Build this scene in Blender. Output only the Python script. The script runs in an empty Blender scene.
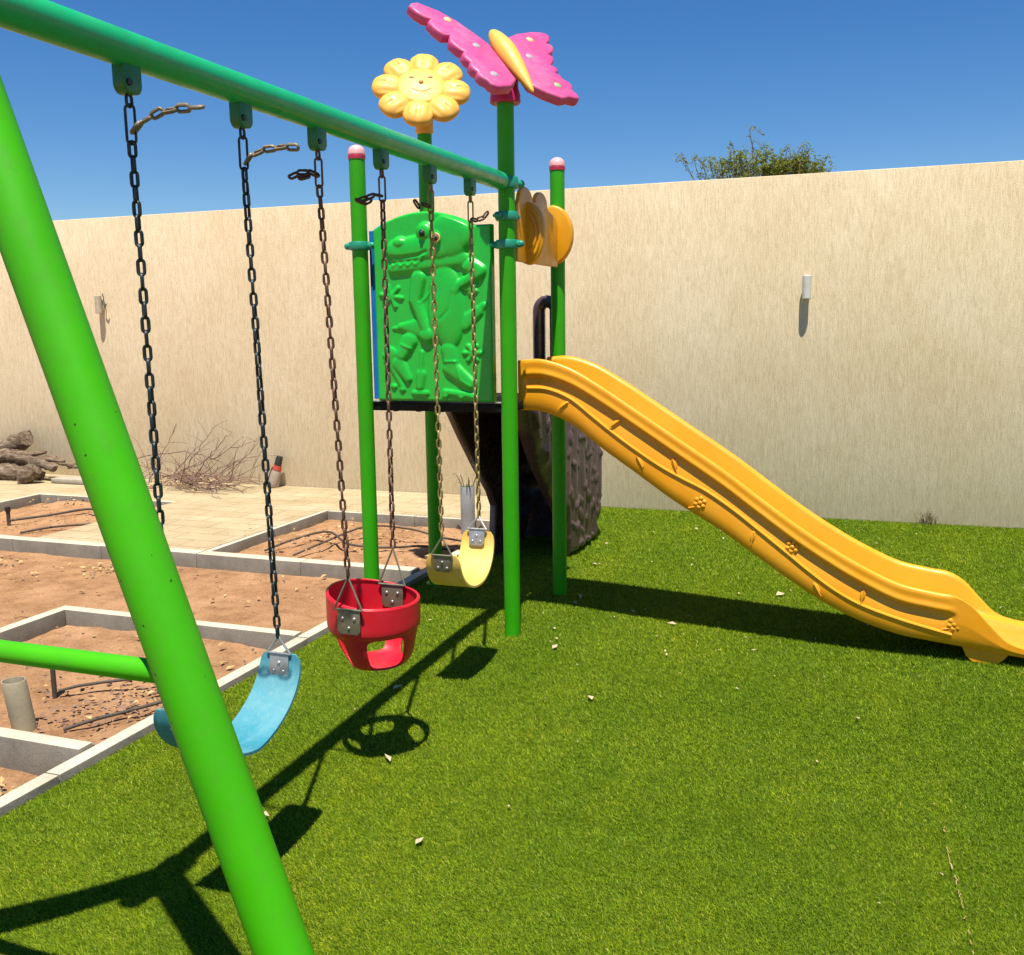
import bpy, bmesh, math, random
import numpy as np
from mathutils import Vector, Matrix
from mathutils import noise as mnoise

S = bpy.context.scene
COL = S.collection
rnd = random.Random(11)
R = math.radians

# ------------------------------------------------------------------ camera
cam_d = bpy.data.cameras.new('camera')
cam = bpy.data.objects.new('camera', cam_d)
COL.objects.link(cam)
right = Vector((0.9377822, 0.34695416, -0.01368784))
up = Vector((-0.04013829, 0.14747768, 0.9882506))
fwd = Vector((-0.34489631, 0.92621442, -0.1522281))
m = Matrix.Identity(4)
for i in range(3):
    m[i][0], m[i][1], m[i][2] = right[i], up[i], -fwd[i]
m[2][3] = 1.55
cam.matrix_world = m
cam_d.sensor_fit = 'HORIZONTAL'
cam_d.sensor_width = 36.0
cam_d.lens = 999.39 / 1024 * 36
cam_d.clip_start = 0.05
cam_d.clip_end = 2000
S.camera = cam

# ------------------------------------------------------------------ light
SUN = Vector((0.112, -0.322, 1.0)).normalized()
w = bpy.data.worlds.new('World')
S.world = w
w.use_nodes = True
nt = w.node_tree
bg = nt.nodes['Background']
sky = nt.nodes.new('ShaderNodeTexSky')
sky.sky_type = 'NISHITA'
sky.sun_disc = False
sky.sun_elevation = math.asin(SUN.z)
sky.sun_rotation = math.atan2(SUN.x, SUN.y)
sky.altitude = 0
sky.air_density = 1.0
sky.dust_density = 0.0
sky.ozone_density = 6.0
hs = nt.nodes.new('ShaderNodeHueSaturation')
hs.inputs['Saturation'].default_value = 1.27
hs.inputs['Hue'].default_value = 0.506
nt.links.new(sky.outputs[0], hs.inputs['Color'])
nt.links.new(hs.outputs[0], bg.inputs[0])
bg.inputs[1].default_value = 0.068
sun_d = bpy.data.lights.new('sun', 'SUN')
sun_d.energy = 5.0
sun_d.angle = R(0.5)
sun_d.color = (1.0, 0.94, 0.84)
sun = bpy.data.objects.new('sun', sun_d)
sun.rotation_euler = SUN.to_track_quat('Z', 'Y').to_euler()
sun.location = (0, 0, 20)
COL.objects.link(sun)
S.view_settings.view_transform = 'Standard'
S.view_settings.look = 'None'
S.view_settings.gamma = 1
S.view_settings.use_curve_mapping = False
S.view_settings.exposure = 0.75

# ------------------------------------------------------------------ materials
def mat(name, col, rough=0.5, metal=0.0, spec=0.5):
    mt = bpy.data.materials.new(name)
    mt.use_nodes = True
    b = mt.node_tree.nodes['Principled BSDF']
    b.inputs['Base Color'].default_value = (*col, 1)
    b.inputs['Roughness'].default_value = rough
    b.inputs['Metallic'].default_value = metal
    b.inputs['Specular IOR Level'].default_value = spec
    return mt

def N(mt, kind, **kw):
    n = mt.node_tree.nodes.new(kind)
    for k, v in kw.items():
        setattr(n, k, v)
    return n

def L(mt, a, b):
    mt.node_tree.links.new(a, b)

def coords(mt, scale=(1, 1, 1), rot=(0, 0, 0)):
    tc = N(mt, 'ShaderNodeTexCoord')
    mp = N(mt, 'ShaderNodeMapping')
    mp.inputs['Scale'].default_value = scale
    mp.inputs['Rotation'].default_value = rot
    L(mt, tc.outputs['Object'], mp.inputs['Vector'])
    return mp.outputs[0]

def noise_tex(mt, vec, scale, detail=4, rough=0.55):
    n = N(mt, 'ShaderNodeTexNoise')
    n.inputs['Scale'].default_value = scale
    n.inputs['Detail'].default_value = detail
    n.inputs['Roughness'].default_value = rough
    L(mt, vec, n.inputs['Vector'])
    return n.outputs['Fac']

def ramp(mt, fac, stops):
    r = N(mt, 'ShaderNodeValToRGB')
    el = r.color_ramp.elements
    while len(el) < len(stops):
        el.new(0.5)
    for e, (p, c) in zip(el, stops):
        e.position = p
        e.color = (*c, 1) if len(c) == 3 else c
    L(mt, fac, r.inputs[0])
    return r.outputs[0]

def mix(mt, fac, a, b, mode='MIX'):
    n = N(mt, 'ShaderNodeMix', data_type='RGBA', blend_type=mode)
    for s, v in ((n.inputs['Factor'], fac), (n.inputs[6], a), (n.inputs[7], b)):
        if isinstance(v, (int, float)):
            s.default_value = v
        elif isinstance(v, tuple):
            s.default_value = (*v, 1)
        else:
            L(mt, v, s)
    return n.outputs[2]

def bsdf(mt):
    return mt.node_tree.nodes['Principled BSDF']

def bump(mt, h, strength, dist):
    b = N(mt, 'ShaderNodeBump')
    b.inputs['Strength'].default_value = strength
    b.inputs['Distance'].default_value = dist
    L(mt, h, b.inputs['Height'])
    L(mt, b.outputs[0], bsdf(mt).inputs['Normal'])

def weathered(name, col, rough=0.4, var=0.18, scale=6.0, dirt=None, dirt_amt=0.0, bmp=0.0, spec=0.5, metal=0.0, chips=None, fade=None):
    """paint / plastic / metal with uneven tone, scuffs and optional chips"""
    mt = mat(name, col, rough, metal, spec)
    v = coords(mt)
    f = noise_tex(mt, v, scale, 5)
    lo = tuple(c * (1 - var) for c in col)
    hi = tuple(min(1, c * (1 + var)) for c in col)
    c = ramp(mt, f, [(0.3, lo), (0.7, hi)])
    if fade:
        ff = ramp(mt, noise_tex(mt, v, scale * 0.6, 6, 0.7), [(0.45, (0, 0, 0)), (0.75, (1, 1, 1))])
        c = mix(mt, ff, c, fade)
    if dirt:
        d = ramp(mt, noise_tex(mt, v, scale * 7, 8, 0.7), [(0.5, (0, 0, 0)), (0.78, (dirt_amt,) * 3)])
        c = mix(mt, d, c, dirt)
    if chips:
        vo = N(mt, 'ShaderNodeTexVoronoi')
        vo.inputs['Scale'].default_value = 22
        vo.inputs['Randomness'].default_value = 1
        L(mt, v, vo.inputs['Vector'])
        g = ramp(mt, vo.outputs['Distance'], [(0.045, (1, 1, 1)), (0.07, (0, 0, 0))])
        mask = ramp(mt, noise_tex(mt, v, 2.3, 2), [(0.52, (0, 0, 0)), (0.56, (1, 1, 1))])
        gm = mix(mt, 1.0, g, mask, 'MULTIPLY')
        c = mix(mt, gm, c, chips)
    L(mt, c, bsdf(mt).inputs['Base Color'])
    rr = ramp(mt, noise_tex(mt, v, scale * 3, 4), [(0.3, (max(0, rough - 0.1),) * 3), (0.7, (min(1, rough + 0.14),) * 3)])
    L(mt, rr, bsdf(mt).inputs['Roughness'])
    if bmp:
        bump(mt, noise_tex(mt, v, scale * 12, 5), bmp, 0.003)
    return mt

def translucent(mt, col_socket, fac):
    """thin leaves and blades let some light through"""
    tr = N(mt, 'ShaderNodeBsdfTranslucent')
    L(mt, col_socket, tr.inputs['Color'])
    mx = N(mt, 'ShaderNodeMixShader')
    mx.inputs[0].default_value = fac
    out = mt.node_tree.nodes['Material Output']
    L(mt, bsdf(mt).outputs[0], mx.inputs[1]); L(mt, tr.outputs[0], mx.inputs[2]); L(mt, mx.outputs[0], out.inputs['Surface'])

M = {}
M['leg_paint'] = weathered('leg_paint', (0.046, 0.365, 0.0005), 0.48, 0.10, 3, (0.075, 0.25, 0.02), 0.5, 0.05, spec=0.28, chips=(0.02, 0.035, 0.01))
M['post_paint'] = weathered('post_paint', (0.026, 0.315, 0.001), 0.42, 0.10, 4, (0.07, 0.20, 0.02), 0.5, 0.04, spec=0.3)
M['beam_paint'] = weathered('beam_paint', (0.009, 0.36, 0.13), 0.32, 0.08, 4, (0.06, 0.16, 0.02), 0.5, 0.04)
M['bracket_paint'] = weathered('bracket_paint', (0.004, 0.15, 0.045), 0.4, 0.15, 20, (0.03, 0.05, 0.02), 0.5, 0.1)
M['clamp'] = weathered('clamp', (0.012, 0.26, 0.16), 0.4, 0.12, 15)
M['green_plastic'] = weathered('green_plastic', (0.012, 0.42, 0.035), 0.30, 0.08, 5, (0.02, 0.20, 0.03), 0.3, 0.03)
M['blue_plastic'] = weathered('blue_plastic', (0.01, 0.16, 0.50), 0.35, 0.1, 5)
M['slide_plastic'] = weathered('slide_plastic', (0.79, 0.315, 0.008), 0.38, 0.06, 3, (0.50, 0.22, 0.02), 0.25, 0.03, fade=(0.82, 0.37, 0.022))
M['hood_plastic'] = weathered('hood_plastic', (0.68, 0.31, 0.008), 0.33, 0.08, 5)
M['yellow_plastic'] = weathered('yellow_plastic', (0.74, 0.405, 0.06), 0.5, 0.07, 8, (0.62, 0.33, 0.05), 0.4)
M['pink_plastic'] = weathered('pink_plastic', (0.56, 0.060, 0.215), 0.5, 0.12, 6, (0.42, 0.025, 0.13), 0.4, fade=(0.60, 0.17, 0.30))
M['magenta'] = weathered('magenta', (0.40, 0.012, 0.10), 0.45, 0.1, 6)
M['cap'] = weathered('cap', (0.72, 0.38, 0.38), 0.4, 0.1, 15, (0.6, 0.2, 0.25), 0.6)
M['cap_ring'] = weathered('cap_ring', (0.42, 0.02, 0.06), 0.45, 0.1, 20)
M['brown_plastic'] = weathered('brown_plastic', (0.082, 0.048, 0.052), 0.22, 0.15, 5, (0.11, 0.08, 0.08), 0.25, 0.0, spec=0.7)
M['red_plastic'] = weathered('red_plastic', (0.56, 0.006, 0.022), 0.38, 0.08, 6, (0.4, 0.02, 0.03), 0.3, fade=(0.58, 0.02, 0.035))
M['belt_blue'] = weathered('belt_blue', (0.026, 0.21, 0.28), 0.62, 0.1, 9, (0.17, 0.31, 0.32), 0.7, 0.05, fade=(0.13, 0.31, 0.34))
M['belt_yellow'] = weathered('belt_yellow', (0.72, 0.47, 0.085), 0.55, 0.1, 9, (0.55, 0.38, 0.14), 0.6, 0.1, fade=(0.74, 0.54, 0.17))
M['galv'] = weathered('galv', (0.44, 0.45, 0.45), 0.42, 0.15, 25, (0.3, 0.25, 0.2), 0.4, metal=0.75)
M['dull_plate'] = weathered('dull_plate', (0.20, 0.19, 0.13), 0.5, 0.2, 25, (0.2, 0.1, 0.04), 0.5, metal=0.5)
M['chain_dark'] = weathered('chain_dark', (0.028, 0.042, 0.050), 0.42, 0.3, 30, (0.10, 0.08, 0.05), 0.5, metal=0.6)
M['chain_rust'] = weathered('chain_rust', (0.13, 0.065, 0.045), 0.6, 0.35, 30, (0.20, 0.075, 0.03), 0.8, metal=0.3)
M['chain_olive'] = weathered('chain_olive', (0.27, 0.20, 0.07), 0.55, 0.3, 30, (0.15, 0.08, 0.03), 0.8, metal=0.3)
M['tail_grey'] = weathered('tail_grey', (0.20, 0.17, 0.12), 0.55, 0.3, 30, (0.18, 0.08, 0.04), 0.8, metal=0.4)
M['tail_rust'] = weathered('tail_rust', (0.11, 0.045, 0.025), 0.65, 0.3, 30, (0.20, 0.075, 0.03), 0.8, metal=0.2)
M['deck_metal'] = weathered('deck_metal', (0.009, 0.008, 0.007), 0.65, 0.25, 12, (0.03, 0.025, 0.02), 0.4, spec=0.2)
M['black'] = mat('black', (0.012, 0.012, 0.012), 0.45)
M['white'] = mat('white', (0.75, 0.72, 0.64), 0.4)
M['iris'] = mat('iris', (0.30, 0.10, 0.03), 0.4)
M['spot_yellow'] = mat('spot_yellow', (0.62, 0.46, 0.2), 0.5)
M['spot_grey'] = mat('spot_grey', (0.30, 0.31, 0.33), 0.5)
M['spot_green'] = mat('spot_green', (0.26, 0.38, 0.16), 0.5)
M['face_line'] = mat('face_line', (0.42, 0.22, 0.03), 0.6)
M['face_eye'] = mat('face_eye', (0.30, 0.17, 0.10), 0.6)
M['pvc_beige'] = weathered('pvc_beige', (0.30, 0.26, 0.17), 0.6, 0.12, 9, (0.18, 0.14, 0.08), 0.7, 0.1)
M['pvc_grey'] = weathered('pvc_grey', (0.26, 0.28, 0.28), 0.5, 0.12, 9, (0.18, 0.15, 0.1), 0.7)
M['hose'] = weathered('hose', (0.055, 0.042, 0.032), 0.7, 0.3, 20, (0.15, 0.09, 0.05), 0.7)
M['bark'] = weathered('bark', (0.17, 0.12, 0.085), 0.9, 0.5, 14, (0.30, 0.24, 0.18), 0.8, 0.8)
M['twig'] = weathered('twig', (0.20, 0.12, 0.085), 0.85, 0.35, 20)
M['dry_leaf'] = weathered('dry_leaf', (0.40, 0.27, 0.11), 0.8, 0.5, 9)
M['pale_leaf'] = weathered('pale_leaf', (0.44, 0.35, 0.21), 0.8, 0.3, 9)
M['lamp_body'] = weathered('lamp_body', (0.55, 0.56, 0.50), 0.5, 0.1, 25, (0.4, 0.36, 0.28), 0.5)
M['lamp_dusty'] = weathered('lamp_dusty', (0.44, 0.37, 0.27), 0.7, 0.1, 25, (0.36, 0.3, 0.2), 0.6)
M['bottle_cap'] = mat('bottle_cap', (0.02, 0.022, 0.018), 0.5)
M['bottle_red'] = mat('bottle_red', (0.42, 0.05, 0.03), 0.5)
M['bottle_body'] = weathered('bottle_body', (0.34, 0.27, 0.20), 0.5, 0.2, 12)
M['tree_leaf'] = weathered('tree_leaf', (0.20, 0.245, 0.025), 0.7, 0.35, 1.2, (0.16, 0.13, 0.02), 0.8)
M['tree_twig'] = weathered('tree_twig', (0.12, 0.10, 0.06), 0.9, 0.3, 8)
M['weed'] = weathered('weed', (0.30, 0.25, 0.14), 0.9, 0.3, 8)

def make_bark():
    mt = mat('log_bark', (0.2, 0.15, 0.1), 0.95, spec=0.1)
    v = coords(mt, (6, 22, 22))
    f = noise_tex(mt, v, 1.6, 8, 0.75)
    c = ramp(mt, f, [(0.32, (0.055, 0.035, 0.022)), (0.5, (0.19, 0.135, 0.09)), (0.68, (0.38, 0.31, 0.23))])
    L(mt, c, bsdf(mt).inputs['Base Color'])
    bump(mt, f, 1.0, 0.03)
    return mt
M['bark'] = make_bark()

# boundary wall: scratched sand-coloured render with vertical drag lines
def make_wall_mat():
    mt = mat('scratched_render', (0.7, 0.58, 0.38), 0.92, spec=0.2)
    fine = noise_tex(mt, coords(mt, (115, 115, 17)), 1.0, 5, 0.7)
    mid = noise_tex(mt, coords(mt, (30, 30, 4.5)), 1.0, 4, 0.6)
    blot = noise_tex(mt, coords(mt, (1, 1, 0.8)), 1.3, 5, 0.6)
    grit = noise_tex(mt, coords(mt), 160, 2, 0.6)
    c = ramp(mt, fine, [(0.33, (0.61, 0.505, 0.335)), (0.50, (0.74, 0.622, 0.42)), (0.68, (0.80, 0.695, 0.49))])
    c = mix(mt, 1.0, c, ramp(mt, mid, [(0.33, (0.92, 0.905, 0.875)), (0.6, (1, 1, 1))]), 'MULTIPLY')
    c = mix(mt, 1.0, c, ramp(mt, blot, [(0.35, (0.93, 0.90, 0.84)), (0.62, (1, 1, 1))]), 'MULTIPLY')
    c = mix(mt, 1.0, c, ramp(mt, grit, [(0.34, (0.78, 0.76, 0.72)), (0.5, (1, 1, 1))]), 'MULTIPLY')
    L(mt, c, bsdf(mt).inputs['Base Color'])
    h = N(mt, 'ShaderNodeMath', operation='ADD')
    L(mt, fine, h.inputs[0]); L(mt, grit, h.inputs[1])
    bump(mt, h.outputs[0], 0.55, 0.006)
    return mt
M['wall'] = make_wall_mat()

def make_soil_mat():
    mt = mat('red_sand', (0.34, 0.19, 0.10), 0.95, spec=0.15)
    v = coords(mt)
    a = noise_tex(mt, v, 1.7, 6, 0.6)
    c = ramp(mt, a, [(0.3, (0.33, 0.18, 0.088)), (0.55, (0.40, 0.225, 0.113)), (0.75, (0.46, 0.275, 0.150))])
    g = noise_tex(mt, v, 70, 6, 0.75)
    c = mix(mt, 1.0, c, ramp(mt, g, [(0.30, (0.55, 0.5, 0.46)), (0.47, (1, 1, 1)), (0.72, (1.28, 1.22, 1.15))]), 'MULTIPLY')
    c = mix(mt, 1.0, c, ramp(mt, noise_tex(mt, v, 7, 5, 0.65), [(0.33, (0.72, 0.68, 0.64)), (0.52, (1, 1, 1)), (0.7, (1.12, 1.14, 1.18))]), 'MULTIPLY')
    L(mt, c, bsdf(mt).inputs['Base Color'])
    h = noise_tex(mt, v, 24, 9, 0.8)
    bump(mt, h, 0.9, 0.022)
    return mt
M['soil'] = make_soil_mat()

def make_conc(name, lo, hi):
    mt = mat(name, hi, 0.9, spec=0.2)
    v = coords(mt)
    c = ramp(mt, noise_tex(mt, v, 5, 8, 0.7), [(0.3, lo), (0.7, hi)])
    vo = N(mt, 'ShaderNodeTexVoronoi'); vo.inputs['Scale'].default_value = 110
    L(mt, v, vo.inputs['Vector'])
    c = mix(mt, 1.0, c, ramp(mt, vo.outputs['Distance'], [(0.12, (0.6, 0.6, 0.6)), (0.3, (1, 1, 1))]), 'MULTIPLY')
    L(mt, c, bsdf(mt).inputs['Base Color'])
    bump(mt, noise_tex(mt, v, 90, 5, 0.7), 0.4, 0.005)
    return mt
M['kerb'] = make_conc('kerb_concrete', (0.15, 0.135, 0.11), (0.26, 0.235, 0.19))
M['kerb_top'] = make_conc('kerb_top_pale', (0.42, 0.365, 0.27), (0.58, 0.515, 0.39))
M['rubble'] = make_conc('rubble', (0.3, 0.27, 0.2), (0.42, 0.38, 0.29))

def make_paver():
    mt = mat('pavers', (0.4, 0.32, 0.2), 0.9, spec=0.2)
    v = coords(mt)
    br = N(mt, 'ShaderNodeTexBrick')
    br.inputs['Scale'].default_value = 1.0
    br.inputs['Brick Width'].default_value = 0.40
    br.inputs['Row Height'].default_value = 0.20
    br.inputs['Mortar Size'].default_value = 0.006
    br.inputs['Mortar Smooth'].default_value = 0.3
    br.inputs['Bias'].default_value = 0.0
    br.inputs['Color1'].default_value = (0.40, 0.325, 0.195, 1)
    br.inputs['Color2'].default_value = (0.45, 0.375, 0.235, 1)
    br.inputs['Mortar'].default_value = (0.27, 0.20, 0.12, 1)
    L(mt, v, br.inputs['Vector'])
    c = mix(mt, 1.0, br.outputs['Color'], ramp(mt, noise_tex(mt, v, 2.2, 7, 0.7), [(0.3, (0.78, 0.72, 0.64)), (0.6, (1, 1, 1))]), 'MULTIPLY')
    c = mix(mt, 1.0, c, ramp(mt, noise_tex(mt, v, 70, 4, 0.7), [(0.3, (0.8, 0.78, 0.75)), (0.55, (1, 1, 1))]), 'MULTIPLY')
    L(mt, c, bsdf(mt).inputs['Base Color'])
    bump(mt, br.outputs['Fac'], -0.5, 0.006)
    return mt
M['paver'] = make_paver()

def make_turf_base():
    mt = mat('turf_base', (0.04, 0.08, 0.01), 0.95, spec=0.1)
    v = coords(mt)
    c = ramp(mt, noise_tex(mt, v, 120, 4, 0.7), [(0.3, (0.04, 0.075, 0.004)), (0.7, (0.10, 0.155, 0.012))])
    L(mt, c, bsdf(mt).inputs['Base Color'])
    return mt
M['turf_base'] = make_turf_base()

def make_blade():
    mt = mat('turf_blade', (0.1, 0.2, 0.02), 0.55, spec=0.3)
    at = N(mt, 'ShaderNodeAttribute'); at.attribute_name = 'tint'
    v = coords(mt)
    a = noise_tex(mt, v, 1.1, 4, 0.55)
    b = noise_tex(mt, v, 16, 3, 0.6)
    c = ramp(mt, at.outputs['Fac'], [(0.0, (0.075, 0.145, 0.002)), (0.42, (0.245, 0.365, 0.006)), (0.8, (0.40, 0.50, 0.020)), (1.0, (0.54, 0.51, 0.10))])
    c = mix(mt, 1.0, c, ramp(mt, a, [(0.3, (0.80, 0.88, 0.85)), (0.7, (1.16, 1.06, 1.0))]), 'MULTIPLY')
    c = mix(mt, 1.0, c, ramp(mt, b, [(0.3, (0.78, 0.82, 0.8)), (0.7, (1.15, 1.12, 1.1))]), 'MULTIPLY')
    rl = noise_tex(mt, coords(mt, (2.6, 0.35, 1)), 1.0, 4, 0.6)
    c = mix(mt, 1.0, c, ramp(mt, rl, [(0.34, (0.84, 0.92, 0.9)), (0.52, (1, 1, 1)), (0.68, (1.22, 1.10, 1.15))]), 'MULTIPLY')
    L(mt, c, bsdf(mt).inputs['Base Color'])
    translucent(mt, c, 0.18)
    return mt
M['blade'] = make_blade()
for k_ in ('tree_leaf',):
    translucent(M[k_], bsdf(M[k_]).inputs['Base Color'].links[0].from_socket, 0.4)

# ------------------------------------------------------------------ mesh tools
class MB:
    def __init__(s):
        s.v = []; s.f = []
    def add(s, verts, faces):
        o = len(s.v)
        s.v += [tuple(p) for p in verts]
        s.f += [tuple(i + o for i in f) for f in faces]
        return s
    def box(s, a, b, bev=0.0):
        bm = bmesh.new()
        bmesh.ops.create_cube(bm, size=1)
        for p in bm.verts:
            p.co = Vector([(a[i] + b[i]) / 2 + p.co[i] * (b[i] - a[i]) for i in range(3)])
        if bev:
            bmesh.ops.bevel(bm, geom=bm.edges[:], offset=bev, segments=2, profile=0.5, affect='EDGES')
        return s.bm(bm)
    def bm(s, bm, mtx=None):
        bm.verts.index_update()
        vs = [(mtx @ p.co) if mtx else p.co.copy() for p in bm.verts]
        fs = [[q.index for q in f.verts] for f in bm.faces]
        bm.free()
        return s.add(vs, fs)
    def tube(s, pts, rad, seg=10, caps=True, closed=False, flat=None):
        pts = [Vector(p) for p in pts]
        n = len(pts)
        if not hasattr(rad, '__len__'):
            rad = [rad] * n
        tang = []
        for i in range(n):
            if closed:
                t = pts[(i + 1) % n] - pts[i - 1]
            else:
                t = pts[min(i + 1, n - 1)] - pts[max(i - 1, 0)]
            tang.append(t.normalized())
        ref = Vector((0, 0, 1)) if abs(tang[0].z) < 0.9 else Vector((1, 0, 0))
        u = tang[0].cross(ref).normalized()
        vs = []
        for i in range(n):
            u = (u - tang[i] * u.dot(tang[i]))
            u = u.normalized() if u.length > 1e-6 else tang[i].orthogonal().normalized()
            v2 = tang[i].cross(u)
            for k in range(seg):
                a = 2 * math.pi * k / seg
                vs.append(pts[i] + (u * math.cos(a) + v2 * math.sin(a)) * rad[i])
        fs = []
        for i in range(n if closed else n - 1):
            j = (i + 1) % n
            for k in range(seg):
                k2 = (k + 1) % seg
                fs.append((i * seg + k, i * seg + k2, j * seg + k2, j * seg + k))
        if caps and not closed:
            fs.append(tuple(range(seg - 1, -1, -1)))
            fs.append(tuple((n - 1) * seg + k for k in range(seg)))
        return s.add(vs, fs)
    def cyl(s, a, b, r, seg=24, bev=0.0):
        a = Vector(a); b = Vector(b); d = (b - a).normalized()
        if bev:
            return s.tube([a, a + d * 1e-4, a + d * bev, b - d * bev, b - d * 1e-4, b], [r - bev, r - bev, r, r, r - bev, r - bev], seg)
        return s.tube([a, b], r, seg)
    def ell(s, c, r, mtx=None, seg=20, rings=12):
        bm = bmesh.new()
        bmesh.ops.create_uvsphere(bm, u_segments=seg, v_segments=rings, radius=1)
        mm = Matrix.Translation(Vector(c)) @ (mtx.to_4x4() if mtx else Matrix.Identity(4)) @ Matrix.Diagonal((*r, 1))
        return s.bm(bm, mm)
    def lathe(s, prof, c=(0, 0, 0), mtx=None, seg=24):
        vs = []; fs = []
        for (r, z) in prof:
            for k in range(seg):
                a = 2 * math.pi * k / seg
                p = Vector((r * math.cos(a), r * math.sin(a), z))
                if mtx: p = mtx @ p
                vs.append(p + Vector(c))
        n = len(prof)
        for i in range(n - 1):
            for k in range(seg):
                k2 = (k + 1) % seg
                fs.append((i * seg + k, i * seg + k2, (i + 1) * seg + k2, (i + 1) * seg + k))
        if prof[0][0] > 1e-5: fs.append(tuple(range(seg - 1, -1, -1)))
        if prof[-1][0] > 1e-5: fs.append(tuple((n - 1) * seg + k for k in range(seg)))
        return s.add(vs, fs)
    def plate(s, outline, org, ex, ey, thick, bev=0.0, both=False):
        """flat outline (2-D) extruded along -(ex x ey) by thick, rim rounded"""
        ex = Vector(ex); ey = Vector(ey); nz = ex.cross(ey).normalized(); org = Vector(org)
        bm = bmesh.new()
        top = [bm.verts.new(org + ex * a + ey * b) for a, b in outline]
        f = bm.faces.new(top)
        f.normal_update()
        if f.normal.dot(nz) < 0:
            f.normal_flip()
        r = bmesh.ops.extrude_face_region(bm, geom=[f])
        nv = [g for g in r['geom'] if isinstance(g, bmesh.types.BMVert)]
        # extrude_face_region moves the new copy: push the copy up, keep the first as the back
        for p in nv:
            p.co += Vector((0, 0, 0))
        for p in top:
            p.co -= nz * thick
        if f.is_valid:
            f.normal_flip()
        else:
            bm.faces.new(top)
        bmesh.ops.recalc_face_normals(bm, faces=bm.faces[:])
        if bev:
            st = set(nv)
            ed = [e for e in bm.edges if e.verts[0] in st and e.verts[1] in st]
            if both:
                tp = set(top)
                ed += [e for e in bm.edges if e.verts[0] in tp and e.verts[1] in tp]
            bmesh.ops.bevel(bm, geom=ed, offset=bev, segments=3, profile=0.5, affect='EDGES', clamp_overlap=True)
        bmesh.ops.recalc_face_normals(bm, faces=bm.faces[:])
        return s.bm(bm)
    def build(s, name, m, parent=None, smooth=35, root=None):
        me = bpy.data.meshes.new(name)
        org = Vector(ORG.get(parent.name, (0, 0, 0))) if parent else Vector((0, 0, 0))
        me.from_pydata([(p[0] - org.x, p[1] - org.y, p[2] - org.z) for p in s.v], [], s.f)
        me.validate()
        me.materials.append(m)
        if smooth:
            me.shade_smooth()
            me.set_sharp_from_angle(angle=R(smooth))
        o = bpy.data.objects.new(name, me)
        COL.objects.link(o)
        if parent:
            o.parent = parent
            ORG[o.name] = tuple(org)
        return o

ORG = {}
def tag(o, label, cat, group=None, kind=None):
    if label: o['label'] = label
    if cat: o['category'] = cat
    if group: o['group'] = group
    if kind: o['kind'] = kind
    return o

def thing(name, label, cat, loc, group=None):
    o = bpy.data.objects.new(name, None)
    COL.objects.link(o)
    o.location = loc
    o.empty_display_size = 0.1
    ORG[o.name] = tuple(loc)
    return tag(o, label, cat, group)

def struct(o):
    o['kind'] = 'structure'
    return o

def spline(pts, n):
    """Catmull-Rom through points (any dimension)"""
    P = [np.array(p, float) for p in pts]
    P = [2 * P[0] - P[1]] + P + [2 * P[-1] - P[-2]]
    out = []
    segs = len(P) - 3
    for k in range(n):
        t = k / (n - 1) * segs
        i = min(int(t), segs - 1); t -= i
        a, b, c, d = P[i:i + 4]
        out.append(0.5 * ((2 * b) + (c - a) * t + (2 * a - 5 * b + 4 * c - d) * t * t + (3 * b - a - 3 * c + d) * t ** 3))
    return out

def sstep(a, b, x):
    t = np.clip((x - a) / (b - a), 0, 1)
    return t * t * (3 - 2 * t)

# ================================================================== SETTING
TX = -2.605          # turf edge
FX, FY = -1.7035, 4.5537   # front right tower post
BX, BY = -2.4934, 5.3412   # back left post
WY = 8.10

struct(MB().add([(-300, -300, -0.16), (300, -300, -0.16), (300, 400, -0.16), (-300, 400, -0.16)], [(0, 1, 2, 3)]).build('ground', M['soil'], smooth=0))
def turf_z(x, y):
    """the lawn falls a little towards the near side"""
    return -0.030 * np.clip(4.5 - y, 0, 3.2) * sstep(-2.60, -2.05, x)
def turf_ground():
    X = np.concatenate([np.linspace(TX, -1.9, 24), np.linspace(-1.8, 7.5, 30)])
    Y = np.concatenate([np.linspace(-4, 1.2, 8), np.linspace(1.3, 4.6, 30), np.linspace(5, WY - 0.004, 6)])
    vs = [(x, y, float(turf_z(x, y))) for y in Y for x in X]
    n = len(X)
    fs = [(j * n + i, j * n + i + 1, (j + 1) * n + i + 1, (j + 1) * n + i) for j in range(len(Y) - 1) for i in range(n - 1)]
    struct(MB().add(vs, fs).build('turf', M['turf_base'], smooth=80))
turf_ground()

# loose sand between the kerbs
def soil_patch(x0, x1, y0, y1, z, amp, step, mounds=(), seed=0):
    nx = int((x1 - x0) / step) + 1; ny = int((y1 - y0) / step) + 1
    vs = []
    for j in range(ny):
        for i in range(nx):
            x = x0 + (x1 - x0) * i / (nx - 1); y = y0 + (y1 - y0) * j / (ny - 1)
            h = z + amp * mnoise.fractal(Vector((x * 3 + seed, y * 3, 0)), 0.9, 2.1, 5) + amp * 0.35 * mnoise.noise(Vector((x * 23, y * 23, 3 + seed)))
            for (mx, my, mr, mh) in mounds:
                d2 = ((x - mx) ** 2 + (y - my) ** 2) / (mr * mr)
                h += mh * math.exp(-d2) * (1 + 0.35 * mnoise.fractal(Vector((x * 7, y * 7, 9)), 1, 2, 4))
            vs.append((x, y, h))
    fs = [(j * nx + i, j * nx + i + 1, (j + 1) * nx + i + 1, (j + 1) * nx + i) for j in range(ny - 1) for i in range(nx - 1)]
    return struct(MB().add(vs, fs).build('soil', M['soil'], smooth=80))

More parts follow.
